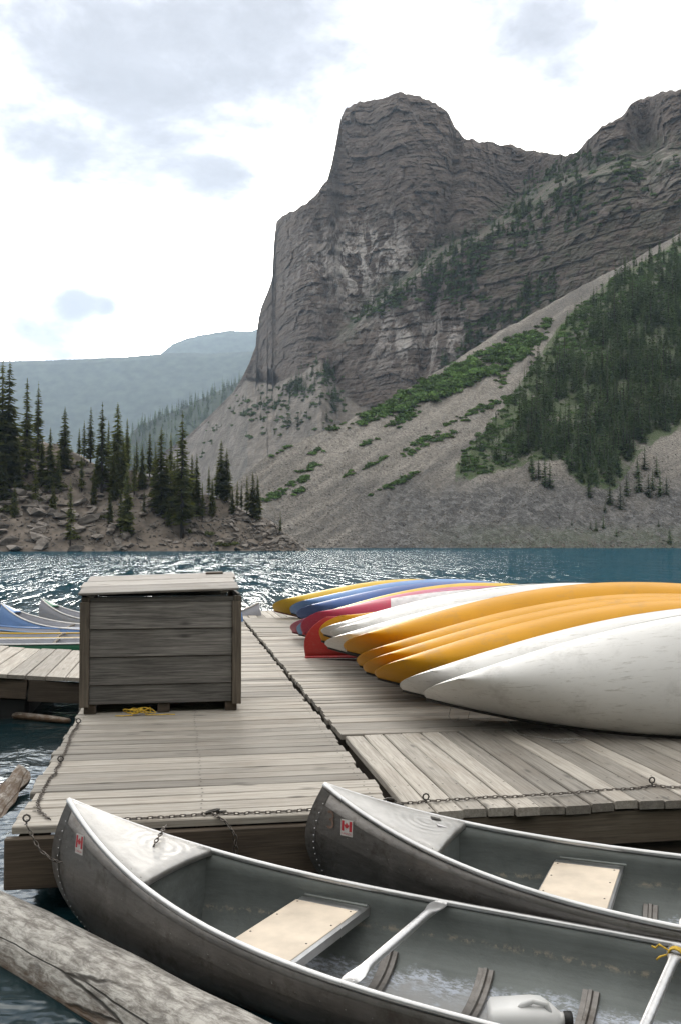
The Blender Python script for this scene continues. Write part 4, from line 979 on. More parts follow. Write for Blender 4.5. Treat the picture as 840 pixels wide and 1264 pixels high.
def hull_obj(h, mats, parent, nu=81, nv=25, th=.004, smooth=True):
    u = half_cos(nu)[:, None]; v = np.linspace(-1, 1, nv)[None]
    P = h.pt(u + 0 * v, v + 0 * u); o = obj('hull', np_mesh('hull', P.reshape(-1, 3), grid_faces(nu, nv)[:, ::-1], mats, smooth), parent)
    me = o.data; bm = bmesh.new(); bm.from_mesh(me); bmesh.ops.remove_doubles(bm, verts=bm.verts, dist=.0008); bmesh.ops.recalc_face_normals(bm, faces=bm.faces)
    # outside of the hull must face away from the centre line
    f0 = min(bm.faces, key=lambda f: (f.calc_center_median() - Vector((h.L / 2, 0, 0))).length)
    if f0.normal.z > 0: bmesh.ops.reverse_faces(bm, faces=bm.faces)
    bm.to_mesh(me); bm.free()
    sm = o.modifiers.new('shell', 'SOLIDIFY'); sm.thickness = th; sm.offset = -1; sm.material_offset = 1 if len(mats) > 1 else 0; sm.use_even_offset = False
    return o
def rail(h, parent, m, r_=.013, name='gunwale', flat=1.0):
    u = half_cos(61)
    for sd in (-1, 1):
        P = h.pt(u, np.full_like(u, sd)); P[:, 2] += .002
        MB().tube(P, r_, 8, flat=flat).build(name, m, parent, True)
def deck_plate(h, parent, m, x1, stern=False, crown=.012, name='deck_plate', lip=.03):
    n = 14; k = 9; V = []; xs = np.linspace(.004, x1, n)
    for x in xs:
        u = h.u_at(x); p = h.pt(u, 1.)
        for j in range(k): f = j / (k - 1) * 2 - 1; V.append((p[0], p[1] * f, p[2] + .010 + crown * (1 - f * f) * min(1, x * 4)))
    Fc = [list(q) for q in grid_faces(n, k)]
    for j in range(k): q = V[(n - 1) * k + j]; V.append((q[0] + .004, q[1], q[2] - lip))
    for j in range(k - 1): Fc.append([(n - 1) * k + j, (n - 1) * k + j + 1, n * k + j + 1, n * k + j])
    V = np.array(V)
    if stern: V[:, 0] = h.L - V[:, 0]; Fc = [f[::-1] for f in Fc]
    o = obj(name, mesh(name, V, Fc, [m], None, True), parent); o.modifiers.new('t', 'SOLIDIFY').thickness = .003
    return o
def thwart(h, parent, m, x):
    u = h.u_at(x); p = h.pt(u, 1.); b_ = p[1] - .004; z = p[2] - .004; V = []; n = 25; K = 10
    for i in range(n):
        f = i / (n - 1) * 2 - 1; a = abs(f); e = float(sstep(.62, .86, a)); wx = .019 + (.040 - .019) * e - .012 * float(sstep(.9, 1, a)); tz = .019 + (.004 - .019) * e
        for k in range(K): an = 2 * math.pi * k / K; V.append((x + wx * math.cos(an), b_ * f, z + .010 * (1 if a > .99 else 1) + tz * math.sin(an)))
    Fc = [(i * K + k, i * K + (k + 1) % K, (i + 1) * K + (k + 1) % K, (i + 1) * K + k) for i in range(n - 1) for k in range(K)]
    Fc += [tuple(range(K)), tuple((n - 1) * K + k for k in range(K - 1, -1, -1))]
    o = obj('thwart', mesh('thwart', V, Fc, [m], None, True), parent)
    b = MB()
    for f in (-1, 1):
        for dx in (-.014, .014): dome(b, (x + dx, f * (b_ - .022), z + .014), .0055)
    b.build('rivets', M['alu_rail'], o)['kind'] = 'stuff'
    return o
def dome(b, c, r_, n=6, nz=(0, 0, 1)):
    nz = Vector(nz).normalized(); a = nz.orthogonal().normalized(); d = nz.cross(a); c = Vector(c)
    vs = [c + (a * math.cos(2 * math.pi * k / n) + d * math.sin(2 * math.pi * k / n)) * r_ for k in range(n)] + [c + nz * r_ * .6]
    b.add(vs, [(k, (k + 1) % n, n) for k in range(n)])
def seat(h, parent, x0, x1, z, drop_=.05):
    V = []; b = MB(); n = 9
    def wid(x):
        u = h.u_at(x); vs = np.linspace(0, 1, 40); P = h.pt(np.full(40, u), vs); return float(np.interp(z, P[:, 2], P[:, 1])) - .006
    rows = [(x0 + .004, -drop_), (x0 + .001, -.012), (x0 + .012, 0)] + [(x0 + (x1 - x0) * f, 0) for f in (.25, .5, .75)] + [(x1 - .012, 0), (x1 - .001, -.012), (x1 - .004, -drop_)]
    for x, dz in rows:
        w_ = wid(x) - .002
        for j in range(5): V.append((x, w_ * (j / 2 - 1), z + dz))
    o = obj('seat', mesh('seat', V, [list(f) for f in grid_faces(len(rows), 5)], [M['alu_rail']], None, False), parent); o.modifiers.new('t', 'SOLIDIFY').thickness = .0025
    wp = wid((x0 + x1) / 2) - .085
    pad = MB().box(x0 + .010, x1 - .006, -wp, wp, z + .0015, z + .0065, 0, .002).build('seat_pad', M['seat_pad'], o)
    b = MB()
    for x in (x0 + .03, x1 - .03):
        for y in (-wp + .02, -wp * .35, wp * .35, wp - .02): dome(b, (x, y, z + .0065), .0055)
    b.build('rivets', M['dark_steel'], o)['kind'] = 'stuff'
    for sd in (-1, 1):
        y = sd * (wid(x0 + .04) - .012); MB().box(x0 + .03, x1 + .02, min(y, y - sd * .012), max(y, y - sd * .012), z + .012, z + .022, 0, .002).build('bracket', M['alu_in'], o)
    return o
def rib(h, parent, x):
    u = h.u_at(x); n = 25; vs = np.linspace(-.62, .62, n); b = MB()
    P = h.pt(np.full(n, u), vs, .017); prof = [(-.036, -.006), (-.033, .004), (-.012, .003), (-.007, .014), (.007, .014), (.012, .003), (.033, .004), (.036, -.006)]
    V = []
    for i in range(n):
        t = P[min(i + 1, n - 1)] - P[max(i - 1, 0)]; t /= np.linalg.norm(t); nr = np.array([0, -t[2], t[1]]); nr = nr if nr[2] > 0 else -nr
        for dx, dz in prof: V.append(P[i] + np.array([dx, 0, 0]) + nr * dz)
    K = len(prof); obj('rib', mesh('rib', V, [list(f) for f in grid_faces(n, K)], [M['alu_hull']], None, False), parent)
def make_alu(name, bow, head, label, beam=.965, rise=.345):
    h = Hull(5.45, beam, .345, rise, 3.6, 2.8, .30, 2.7, .13); tz = h.tip()[2]
    e = empty(name, (bow[0], bow[1], bow[2] - tz), head); tag(e, label, 'canoe', None)
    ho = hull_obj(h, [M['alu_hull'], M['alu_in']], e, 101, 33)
    rail(h, e, M['alu_rail'], .0135)
    dk = deck_plate(h, e, M['alu_deck'], .66); deck_plate(h, e, M['alu_deck'], .66, True)
    # bulkheads under the decks
    for xx in (.655, h.L - .655):
        u = h.u_at(xx); v = np.linspace(-1, 1, 21); P = h.pt(np.full(21, u), v, .006); P[:, 0] = xx - .02 * (1 if xx < 2 else -1)
        V = [tuple(p) for p in P]; lid_z = P[0][2]; obj('bulkhead', mesh('bulkhead', V, [tuple(range(21))], [M['alu_in']]), e)
    for x in (1.755, 2.755, h.L - 1.755): thwart(h, e, M['alu_rail'], x)
    seat(h, e, 1.09, 1.42, .300); seat(h, e, h.L - 1.10, h.L - .80, .300)
    for x in (1.55, 1.98, 2.42, 2.9, 3.4): rib(h, e, x)
    # stem bands with rivets, and rivets along the deck edge
    for end in (-1, 1):
        V = []; n = 30; vs = np.linspace(-1, 1, 2 * n + 1); b = MB(); us = (1.0, .991, .982)
        for vv in vs:
            P = h.pt(end * .982, vv); Q = h.pt(end * 1.0, vv)
            V.append(P + np.array([0, .0025 * np.sign(vv), 0])); V.append(Q + np.array([end * .004, .003 * np.sign(vv), 0]))
        o = obj('stem_band', mesh('stem_band', V, [list(f) for f in grid_faces(len(vs), 2)], [M['alu_hull']], None, True), e)
        for vv in vs[::1]:
            if abs(vv) < .3: continue
            p = h.pt(end * .985, vv); dome(b, p + np.array([0, .003 * np.sign(vv), 0]), .0042, 6, (0, np.sign(vv), 0))
        b.build('rivets', M['alu_rail'], o)['kind'] = 'stuff'
    b = MB()
    for x in np.arange(.06, .66, .072):
        p = h.pt(h.u_at(x), 1.)
        for sd in (-1, 1): dome(b, (p[0], sd * (p[1] - .022 if p[1] > .03 else p[1] * .4), p[2] + .0135), .005)
    b.build('rivets', M['dark_steel'], dk)['kind'] = 'stuff'
    b = MB()
    for x in np.arange(.1, 4.8, .11):
        p = h.pt(h.u_at(x), .9)
        for sd in (-1, 1): dome(b, (p[0], sd * (p[1] + .0008), p[2]), .0035, 6, (0, sd, .15))
    b.build('rivets', M['alu_hull'], ho)['kind'] = 'stuff'
    # seam strip under the gunwale
    u = half_cos(61)
    for sd in (-1, 1):
        P1 = h.pt(u, np.full_like(u, sd * .86)); P2 = h.pt(u, np.full_like(u, sd * .965)); P1[:, 1] += sd * .0022; P2[:, 1] += sd * .0024
        V = np.stack([P1, P2], 1).reshape(-1, 3); obj('seam_strip', mesh('seam_strip', V, [list(f) for f in grid_faces(61, 2)], [M['alu_hull']], None, True), e)
    return e, h, ho
def leaf_outline():
    half = [(0, .5), (.085, .33), (.2, .39), (.155, .12), (.3, .27), (.335, .185), (.49, .21), (.44, .06), (.5, .01), (.25, -.19), (.28, -.28), (.03, -.24), (.03, -.5)]
    return half + [(-x, y) for x, y in half[::-1] if x > 0]
def decal(e, ho, px, py, w_, h_, tilt):
    # sticker pressed onto the hull where a sight line meets it
    bpy.context.view_layer.update(); Mi = e.matrix_world.inverted(); me = ho.data
    bv = BVHTree.FromPolygons([v.co[:] for v in me.vertices], [p.vertices[:] for p in me.polygons])
    o_ = Mi @ Vector(C0); d_ = (Mi.to_3x3() @ Vector(ray(px, py))).normalized(); hit_, nrm, _, _ = bv.ray_cast(o_, d_)
    if nrm.dot(d_) > 0: nrm = -nrm
    xa = Vector((1, 0, 0)); xa = (xa - nrm * xa.dot(nrm)).normalized(); ya = nrm.cross(xa)
    if ya.z < 0: ya = -ya
    # reading direction: to the right in the picture
    if (Mi.to_3x3() @ Vector(c_r)).dot(xa) < 0: xa = -xa
    c_, s_ = math.cos(tilt), math.sin(tilt); xa, ya = xa * c_ + ya * s_, ya * c_ - xa * s_
    def put(pts, off):
        out = []
        for x, y in pts:
            q = hit_ + xa * x + ya * y; r2 = bv.ray_cast(q + nrm * .1, -nrm); out.append((r2[0] if r2[0] else q) + nrm * off)
        return out
    st = empty_none = None
    nn = 7; g = [(w_ * (i / (nn - 1) - .5), h_ * (j / (nn - 1) - .5)) for j in range(nn) for i in range(nn)]
    st = obj('flag_sticker', mesh('flag_sticker', put(g, .0030), [list(f) for f in grid_faces(nn, nn)], [M['white_sticker']]), e); st['label'] = 'small Canadian flag sticker'
    for x0 in (-.43, .21):
        g = [(w_ * (x0 + .22 * i / 2), h_ * (-.2 + .62 * j / 3)) for j in range(4) for i in range(3)]
        obj('red_bar', mesh('red_bar', put(g, .0042), [list(f) for f in grid_faces(4, 3)], [M['red_sticker']]), st)
    lf = [(x * w_ * .40, y * h_ * .46 + h_ * .11) for x, y in leaf_outline()]; P = put(lf, .0046)
    bm = bmesh.new(); vs = [bm.verts.new(p_) for p_ in P]; f = bm.faces.new(vs); bmesh.ops.triangulate(bm, faces=[f]); me2 = bpy.data.meshes.new('maple_leaf'); bm.to_mesh(me2); bm.free(); me2.materials.append(M['red_sticker']); obj('maple_leaf', me2, st)
    text_mesh('lettering', 'CANADA', w_ * .82, Matrix((xa.to_4d(), ya.to_4d(), nrm.to_4d(), (0, 0, 0, 1))).transposed(), put([(0, -h_ * .36)], .0048)[0], st, M['red_sticker'])
    return bv, hit_, nrm, xa, ya, put
def text_mesh(name, txt, width, rotm, loc, parent, m):
    cu = bpy.data.curves.new(name, 'FONT'); cu.body = txt; cu.align_x = 'CENTER'; cu.align_y = 'CENTER'; cu.size = 1
    t = bpy.data.objects.new(name, cu); col.objects.link(t); bpy.context.view_layer.update()
    me = bpy.data.meshes.new_from_object(t.evaluated_get(bpy.context.evaluated_depsgraph_get())); wid = max(v.co.x for v in me.vertices) - min(v.co.x for v in me.vertices)
    bpy.data.objects.remove(t); s = width / wid; me.materials.clear(); me.materials.append(m)
    for i in range(4): rotm[i][3] = 1.0 if i == 3 else 0.0; rotm[3][i] = 1.0 if i == 3 else 0.0
    me.transform(Matrix.Translation(loc) @ rotm @ Matrix.Scale(s, 4)); return obj(name, me, parent)
b1 = atz(85, 988, .17); H1 = math.atan2(-.605, .796)
c1, h1, ho1 = make_alu('aluminium_canoe', b1, H1, 'bare aluminium canoe holding a white jug, moored beside the floating log')
decal(c1, ho1, 99, 1042, .074, .09, 0)
b2 = atz(400, 969, .19); H2 = R(-31)
c2, h2, ho2 = make_alu('aluminium_canoe', b2, H2, 'aluminium canoe marked with a faded 3, moored between dock and other metal canoe', .99, .31)
bv, hit_, nrm, xa, ya, put = decal(c2, ho2, 428, 1022, .078, .078, 0)
bpy.context.view_layer.update(); Mi = c2.matrix_world.inverted(); o_ = Mi @ Vector(C0); d_ = (Mi.to_3x3() @ Vector(ray(409, 1013))).normalized(); q = bv.ray_cast(o_, d_)[0]
text_mesh('painted_number', '3', .045, Matrix((xa.to_4d(), ya.to_4d(), nrm.to_4d(), (0, 0, 0, 1))).transposed(), q + nrm * .006, c2, M['faded_paint'])
# worn registration sticker on the second deck
dk2 = c2.matrix_world
for k, (x, y, w_, h_, m) in enumerate(((.545, .135, .05, .04, 'dark_steel'), (.60, .06, .055, .03, 'navy_tape'))):
    z = float(h2.zg(h2.u_at(x))) + .0245; o = MB().box(-w_ / 2, w_ / 2, -h_ / 2, h_ / 2, 0, .0012).build('deck_sticker', M[m], c2, loc=(x, y, z)); o.rotation_euler = (0, R(15), .5)
# jug in the first canoe
def jug():
    e = empty('water_jug'); b = MB(); K = 20; V = []; Fc = []
    rows = [(-.155, .02, .02), (-.15, .07, .055), (-.135, .088, .072), (.02, .09, .075), (.06, .086, .07), (.10, .06, .05), (.118, .034, .032), (.128, .024, .024), (.142, .023, .023)]
    for x, a, c in rows:
        pw = 3.6 if x < .09 else 2.2
        for k in range(K):
            t = 2 * math.pi * k / K; cs, sn = math.cos(t), math.sin(t); V.append((x, a * np.sign(cs) * abs(cs) ** (2 / pw), c * np.sign(sn) * abs(sn) ** (2 / pw) + .075))
    Fc = [(i * K + k, (i + 1) * K + k, (i + 1) * K + (k + 1) % K, i * K + (k + 1) % K) for i in range(len(rows) - 1) for k in range(K)] + [tuple(range(K)), tuple((len(rows) - 1) * K + k for k in range(K - 1, -1, -1))]
    o = obj('body', mesh('body', V, Fc, [M['jug']], None, True), e)
    b = MB(); b.tube([(.136, 0, .075), (.140, 0, .075), (.168, 0, .075), (.171, 0, .075)], [.02, .028, .027, .02], 14); b.build('cap', M['black'], e, True)
    b = MB(); b.tube([(.085, -.035, .10), (.07, -.045, .155), (.02, -.045, .168), (-.02, -.04, .152), (-.03, -.04, .14)], [.012] * 5, 8); b.build('handle', M['jug'], e, True)
    b = MB(); b.tube([(-.10, -.0905, .075), (.05, -.091, .075)], .003, 5); b.build('mould_seam', M['jug'], e, True)
    return e
j = jug(); bpy.context.view_layer.update()
p = c1.matrix_world @ Vector((2.25, .12, .022)); j.location = p; j.rotation_euler = (0, R(-4), H1 + R(24)); tag(j, 'white plastic water jug with black cap lying in the metal canoe', 'jug')
# yellow cord knotted round the middle thwart
b = MB(); pts = []
for i in range(60): a = i / 59 * 6.28 * 4; pts.append((2.755 + .027 * math.cos(a), .36 + .03 * i / 59, .352 + .025 * math.sin(a)))
b.tube(pts, .0045, 6); b.tube([(2.73, .375, .36), (2.69, .39, .372), (2.675, .40, .352), (2.66, .395, .358)], .0042, 6); b.tube([(2.73, .37, .35), (2.70, .34, .345), (2.69, .33, .335)], .0042, 6)
o = b.build('cord_knot', M['rope_y'], None, True, c1.location, (0, 0, H1)); tag(o, 'yellow cord knotted round a canoe thwart', 'rope')
# chain through the first bow deck, and mooring chain to the dock corner
def c1p(x, y, z): return tuple(c1.matrix_world @ Vector((x, y, z)))
zd = lambda x: float(h1.zg(h1.u_at(x))) + .03
chain([c1p(.50, .02, zd(.5) - .01), c1p(.50, .05, zd(.5) + .02), c1p(.485, .10, zd(.49) + .028), c1p(.455, .16, zd(.46) + .028), c1p(.43, .205, zd(.43) + .01)], 'short dark chain coming out of the metal canoe deck', pitch=.022, wd=.009, wire=.0034)
cp = np.array(atz(33, 1018, .03))
bw = c1p(.06, -.03, .42)
chain([tuple(cp), tuple(cp + (np.array(bw) - cp) * .3 + np.array([0, -.01, -.07])), tuple(cp + (np.array(bw) - cp) * .65 + np.array([0, 0, -.07])), bw], 'mooring chain hanging from the dock corner bolt to a canoe bow')

# --- overturned canoes leaning in a row
def leaner(z0, px, py, colour, label, lean=67, head=-16, pitch=4.6, L=4.94, B=.95, dep=.373, rise=.153, trim='black_trim', patch=None, depth=None, name='overturned_canoe', lining='grey'):
    h = Hull(L, B, dep, rise, 2.05, 1.9, .27, 2.0, .03); tip = Vector(h.tip())
    p = atz(px, py, z0) if depth is None else atd(px, py, depth)
    e = empty(name); e.matrix_world = Matrix.Translation(p) @ Matrix.Rotation(R(head), 4, 'Z') @ Matrix.Rotation(R(-pitch), 4, 'Y') @ Matrix.Rotation(math.pi + R(lean), 4, 'X') @ Matrix.Translation(-tip)
    tag(e, label, 'canoe', 'overturned canoes on the dock')
    hull_obj(h, [PC[colour], PC[lining]], e, 71, 25, .007); rail(h, e, M[trim], .017)
    deck_plate(h, e, M[trim], .30, name='end_cap', lip=.01); deck_plate(h, e, M[trim], .30, True, name='end_cap', lip=.01)
    if patch:
        n = 12; u = np.linspace(*patch, n)[:, None]; v = np.linspace(-.5, .5, 9)[None]; P = h.pt(u + 0 * v, v + 0 * u, -.003)
        obj('worn_patch', np_mesh('worn_patch', P.reshape(-1, 3), grid_faces(n, 9), [M['navy_tape']]), e)
    return e
leaner(.217, 526, 862, 'white', 'white overturned canoe beside the bare lengthwise boards, first of the row', 67.7, -16.6, 5.0)
leaner(.2, 497, 852, 'white', 'white overturned canoe between the first white and the nearer orange canoes', 67)
leaner(.2, 466, 837, 'orange', 'orange overturned canoe next to the pair of near white ones')
leaner(.2, 452, 830, 'orange', 'orange overturned canoe, second from the near white pair', 66)
leaner(.2, 444, 822, 'orange', 'orange overturned canoe, third from the near white pair', 65)
leaner(.2, 428, 804, 'orange', 'orange overturned canoe lying against the white ones of the middle', 66, depth=10.15)
leaner(.2, 405, 799, 'white', 'white overturned canoe with low bow, touching the last orange hull', 70, pitch=2.6, depth=10.6)
leaner(.2, 412, 786, 'white', 'white overturned canoe in the middle of the middle white three', 71, pitch=2.4, depth=11.0)
leaner(.2, 400, 783, 'white', 'white overturned canoe whose bow overlaps the dark red one', 72, pitch=2.2, depth=11.45)
leaner(.2, 397, 791, 'orange', 'orange overturned canoe with only its tip peeping below a white bow', 50, pitch=-.6, depth=11.62)
leaner(.02, 377, 811, 'red', 'dark red canoe standing keel up with a red gunwale flat on the planks', 8, -13, 0, trim='red_trim', dep=.37, rise=.14)
leaner(.16, 374, 782, 'magenta', 'crimson overturned canoe with a long pale worn patch', 52, -13, 2.6, patch=(-.5, .6), trim='red_trim')
leaner(.1, 369, 783, 'light_blue', 'light blue overturned canoe beside the crimson one', 60, -13, 3.4, trim='black_trim', depth=14.0)
leaner(.1, 361, 780, 'pink', 'faded pink overturned canoe behind the light blue one', 64, -13, 3.8, trim='maroon_trim', depth=14.6)
leaner(.1, 376, 772, 'yellow', 'yellow overturned canoe between the pink one and the blue ones', 68, -13, 3.6, depth=15.4)
leaner(.1, 368, 762, 'navy', 'navy overturned canoe behind the yellow and pink ones', 64, -13, 2, depth=16.4)
leaner(.1, 360, 757, 'blue', 'blue overturned canoe next to the last yellow one', 62, -13, 2, depth=17.3)
leaner(.1, 339, 754, 'yellow', 'yellow overturned canoe with maroon edge, last of the row by the lake', 62, -14, 2, trim='maroon_trim', depth=18.6)
# loose cords under the first canoe
for k, (pts, lb) in enumerate([([(556, 872), (553, 884), (560, 892), (566, 884)], 'pale cord hanging from the first canoe tip'), ([(580, 876), (577, 886), (586, 896), (600, 892), (606, 882)], 'pale cord looped under the first canoe'), ([(624, 880), (628, 893), (640, 906), (690, 914), (720, 912)], 'long pale cord trailing on the boards under the first canoe')]):
    P = [np.array(atz(x, y, .17 if i == 0 else .006)) for i, (x, y) in enumerate(pts)]; P[0] = np.array(atd(pts[0][0], pts[0][1], float(np.dot(P[1], c_h)) - .02))
    sm_ = []
    for p0, p1 in zip(P, P[1:]):
        for f in (0, .33, .66): sm_.append(p0 + (p1 - p0) * f)
    tag(MB().tube(sm_ + [P[-1]], .0026, 5).build('cord', M['rope_w'], None, True), lb, 'cord')
b = MB(); x, y, _ = atz(700, 916, 0)
b.tube([(x + .13 * math.cos(a * .5) * (1 - a * .02), y + .06 * math.sin(a * .53) + .01 * a * .1, .006 + .003 * (a % 3)) for a in range(40)], .0026, 5)
tag(b.build('cord', M['rope_w'], None, True), 'tangled pale cord heap on the boards in the canoe shade', 'cord')

# --- canoes afloat beyond the finger dock
afloat = [(c1, h1), (c2, h2)]
def floater(px, py, depth, head, colour, cap, label, L=4.9, trim='alu_rail', zk=None, rise=.26):
    h = Hull(L, .88, .34, rise, 3.4, 2.7, .28, 2.7, .08); p = atd(px, py, depth)
    e = empty('floating_canoe', (p[0], p[1], WZ - .09 if zk is None else zk), R(head)); tag(e, label, 'canoe', 'canoes afloat beside the finger dock')
    afloat.append((e, h)); hull_obj(h, [PC[colour], PC['grey']], e, 61, 21, .008); rail(h, e, M[trim] if trim in M else PC[trim], .014)
    deck_plate(h, e, PC[cap], .34, name='deck_plate', lip=.02); deck_plate(h, e, PC[cap], .34, True, name='deck_plate', lip=.02)
    for x in (1.2, L - 1.0):
        u = h.u_at(x); hb_ = float(h.hb(u)) - .03; o = MB().box(-.13, .13, -hb_, hb_, -.01, .012, 0, .004).build('seat', M['navy_tape'], e, loc=(x, 0, .25))
    thwart(h, e, M['boxpost'], L / 2)
    return e
floater(51, 733, 20.5, -26, 'grey', 'green', 'grey canoe afloat with a green bow plate, farthest out on the water', trim='white', rise=.42)
floater(2, 738, 18.8, -24, 'blue', 'blue', 'blue canoe afloat with a blue bow plate', trim='white', rise=.42)
floater(-70, 752, 18.6, -8, 'yellow', 'yellow', 'canoe afloat with pale inside and a yellow streak along its hull', trim='white')
floater(-60, 762, 17.5, -6, 'grey', 'navy', 'grey canoe afloat between the two yellow ones', trim='blue')
floater(-110, 770, 16.4, -2, 'yellow', 'yellow', 'yellow canoe afloat second from the finger dock', trim='yellow')
floater(-130, 780, 15.3, 1, 'green', 'green', 'green canoe afloat alongside the finger dock', trim='white')

# ================================================================== logs and driftwood
def log_mat():
    m, nt, b = mat('weathered_log', .85)
    oc = nt.add('ShaderNodeTexCoord').outputs['Object']
    n = nt.noise(nt.mapping(oc, (2.6, 8, 8)), 3.6, 8, .74, .4); blot = nt.noise(oc, 7, 8, .75); cr = nt.noise(nt.mapping(oc, (.16, 5, 5)), 1.7, 2, .5, .15); fine = nt.noise(nt.mapping(oc, (4, 40, 40)), 2, 4, .6)
    c = nt.mix(nt.ramp(n, [(.4, 0.), (.6, 1.)]), (.17, .155, .14), (.50, .48, .45))
    c = nt.mix(nt.math('MULTIPLY', nt.ramp(fine, [(.5, 0.), (.66, 1.)]), .5), c, (.14, .125, .11))
    c = nt.mix(nt.math('MULTIPLY', nt.ramp(blot, [(.52, 0.), (.66, 1.)]), .75), c, (.11, .10, .092))
    vo = nt.add('ShaderNodeTexVoronoi', feature='DISTANCE_TO_EDGE', i_Scale=1.); nw = nt.add('ShaderNodeTexNoise', i_Scale=2.2, i_Detail=3.); nt.put(nw.inputs['Vector'], oc)
    av = nt.add('ShaderNodeVectorMath', operation='MULTIPLY_ADD'); nt.l.new(nw.outputs['Color'], av.inputs[0]); av.inputs[1].default_value = (.3, .05, .05); nt.l.new(oc, av.inputs[2])
    nt.put(vo.inputs['Vector'], nt.mapping(av.outputs[0], (.55, 7.5, 7.5)))
    crk = nt.math('MULTIPLY', nt.ramp(vo.outputs['Distance'], [(.008, 1.), (.03, 0.)]), nt.ramp(cr, [(.44, 0.), (.54, 1.)]))
    c = nt.mix(nt.math('MULTIPLY', crk, .9), c, (.025, .02, .016))
    sep = nt.add('ShaderNodeSeparateXYZ'); nt.l.new(oc, sep.inputs[0])
    rot = nt.ramp(nt.math('ADD', sep.outputs['Z'], nt.math('MULTIPLY', nt.math('SUBTRACT', n, .5), .16)), [(.0, 1.), (.08, 0.)])
    c = nt.mix(rot, c, nt.mix(blot, (.05, .032, .02), (.17, .10, .055)))
    nt.put(b.inputs['Base Color'], c)
    hh = nt.math('SUBTRACT', nt.math('ADD', nt.math('MULTIPLY', n, .6), nt.math('MULTIPLY', fine, .25)), nt.math('MULTIPLY', crk, .8))
    bp = nt.add('ShaderNodeBump', i_Strength=.8, i_Distance=.012, i_Height=hh); nt.put(b.inputs['Normal'], bp.outputs[0]); return m
M['log'] = log_mat()
def log(name, P0, P1, r0, r1, m, seed, label, nseg=40, K=26, rough=.06, knots=6):
    P0, P1 = Vector(P0), Vector(P1); d = P1 - P0; L = d.length
    r = np.random.default_rng(seed); V = []
    kn = [(r.uniform(.05, .95) * L, r.uniform(0, 6.28), r.uniform(.02, .035)) for _ in range(knots)]
    for i in range(nseg + 1):
        x = L * i / nseg; rr = r0 + (r1 - r0) * i / nseg
        endf = min(1, .75 + .25 * min(i, nseg - i) / 1.5)
        for k in range(K):
            a = 2 * math.pi * k / K; f = 1 + rough * float(fbm(np.array([x * .9 + seed, math.cos(a) * 1.1, math.sin(a) * 1.1]), 3)) * 2
            for kx, ka, kr in kn:
                dd = ((x - kx) / .05) ** 2 + (((a - ka + math.pi) % (2 * math.pi) - math.pi) * rr / .045) ** 2; f += kr / rr * .5 * math.exp(-dd) - kr / rr * .7 * math.exp(-dd * 5)
            V.append((x, math.cos(a) * rr * f * endf, math.sin(a) * rr * f * endf))
    Fc = [(i * K + k, i * K + (k + 1) % K, (i + 1) * K + (k + 1) % K, (i + 1) * K + k) for i in range(nseg) for k in range(K)] + [tuple(range(K - 1, -1, -1)), tuple(nseg * K + k for k in range(K))]
    o = obj(name, mesh(name, V, Fc, [m], None, True), None, P0); o.rotation_euler = (0, -math.asin(d.z / L), math.atan2(d.y, d.x)); return tag(o, label, 'log')
A = np.array(atz(0, 1157, -.44)); Bq = np.array(atz(190, 1263, -.44)); dv = (Bq - A) / np.linalg.norm(Bq - A)
log('floating_log', A - dv * .35, A + dv * 3.2, .178, .182, M['log'], 5, 'thick grey weathered log floating beside the metal canoe', 90, 40)
log('driftwood_pole', atz(-60, 875, WZ + .03), atz(86, 890, WZ + .03), .05, .035, M['boxpost'] if False else M['log'], 8, 'thin dark pole floating in the shade of the finger dock', 24, 10, .1, 2)
P0 = np.array(atz(-14, 1012, WZ + .0)); P1 = np.array(atz(30, 952, WZ + .10)); Lq = np.linalg.norm(P1 - P0)
b = MB(); V = []
for i in range(9):
    f = i / 8; w_ = .085 * (1 - .25 * f) + .008 * math.sin(i * 2.1); t_ = .022
    for (y, z) in ((-w_, -t_), (w_, -t_), (w_ * .96, t_), (.2 * w_, t_ + .008), (-w_ * .97, t_)): V.append((Lq * f + (.03 * (y / w_) if i == 8 else 0), y + .01 * math.sin(i * 1.7), z))
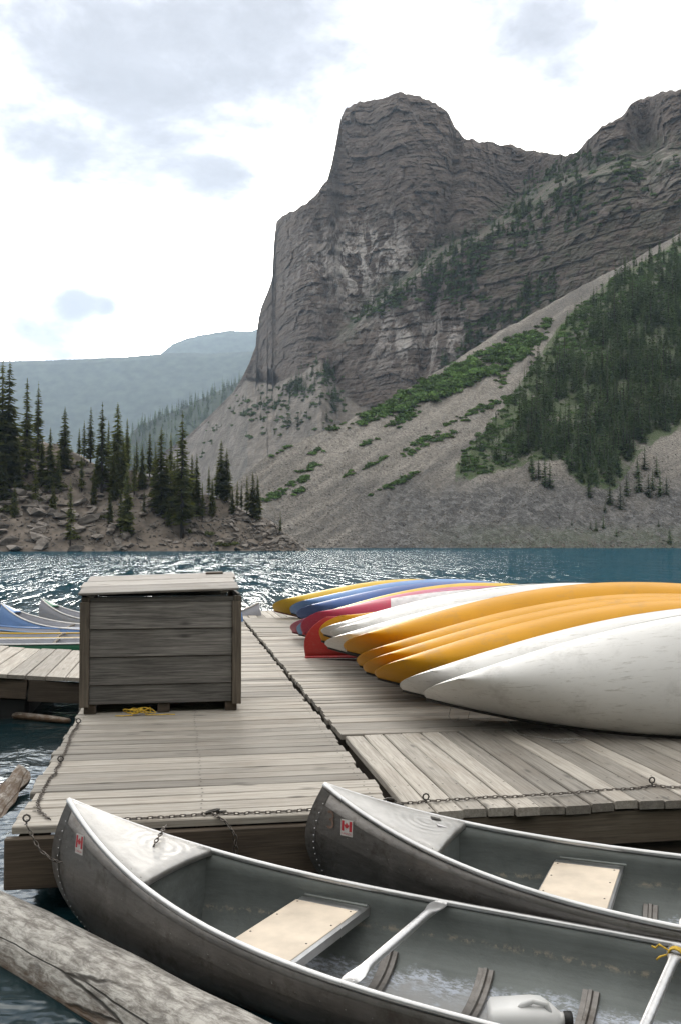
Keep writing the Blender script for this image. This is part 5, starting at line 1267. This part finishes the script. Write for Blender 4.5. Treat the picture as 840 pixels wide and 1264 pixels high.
Fc = [(i * 5 + k, (i + 1) * 5 + k, (i + 1) * 5 + (k + 1) % 5, i * 5 + (k + 1) % 5) for i in range(8) for k in range(5)] + [tuple(range(5)), tuple(40 + k for k in range(4, -1, -1))]
d_ = P1 - P0; o = obj('driftwood_board', mesh('driftwood_board', V, Fc, [M['log']]), None, P0, (R(24), -math.asin(d_[2] / Lq), math.atan2(d_[1], d_[0]))); tag(o, 'pale split driftwood board sticking out of the water beside the dock', 'driftwood')

# ================================================================== the lake, cut away inside the floating hulls
from mathutils.geometry import delaunay_2d_cdt
bpy.context.view_layer.update()
vs = [Vector((-1500, -300)), Vector((1500, -300)), Vector((1500, 1200)), Vector((-1500, 1200))]; es = [(0, 1), (1, 2), (2, 3), (3, 0)]; polys = []
for e, h in afloat:
    zl = WZ - e.location.z; up_side = []
    for u in np.linspace(-.97, .97, 40):
        P = h.pt(np.full(60, u), np.linspace(0, 1, 60)); y = float(np.interp(zl, P[:, 2], P[:, 1])); x = float(np.interp(zl, P[:, 2], P[:, 0])); up_side.append((x, max(.004, y - .003)))
    ring = [(x, y) for x, y in up_side] + [(x, -y) for x, y in up_side[::-1]]
    W = [(e.matrix_world @ Vector((x, y, zl))).to_2d() for x, y in ring]; k = len(vs); vs += W; es += [(k + i, k + (i + 1) % len(W)) for i in range(len(W))]; polys.append(np.array([p[:] for p in W]))
ov, oe, of, *_ = delaunay_2d_cdt(vs, es, [], 0, 1e-5)
def inside(p, poly):
    x, y = p; a = poly; c_ = np.roll(poly, -1, 0); cond = (a[:, 1] > y) != (c_[:, 1] > y); xx = a[:, 0] + (y - a[:, 1]) * (c_[:, 0] - a[:, 0]) / np.where(c_[:, 1] == a[:, 1], 1e-9, c_[:, 1] - a[:, 1]); return (np.sum(cond & (x < xx)) % 2) == 1
fs = []
for f in of:
    c_ = np.mean([ov[i][:] for i in f], 0)
    if not any(inside(c_, p_) for p_ in polys): fs.append(f)
lk = obj('lake_water', mesh('lake_water', [(p[0], p[1], WZ) for p in ov], fs, [M['water']])); lk['kind'] = 'structure'
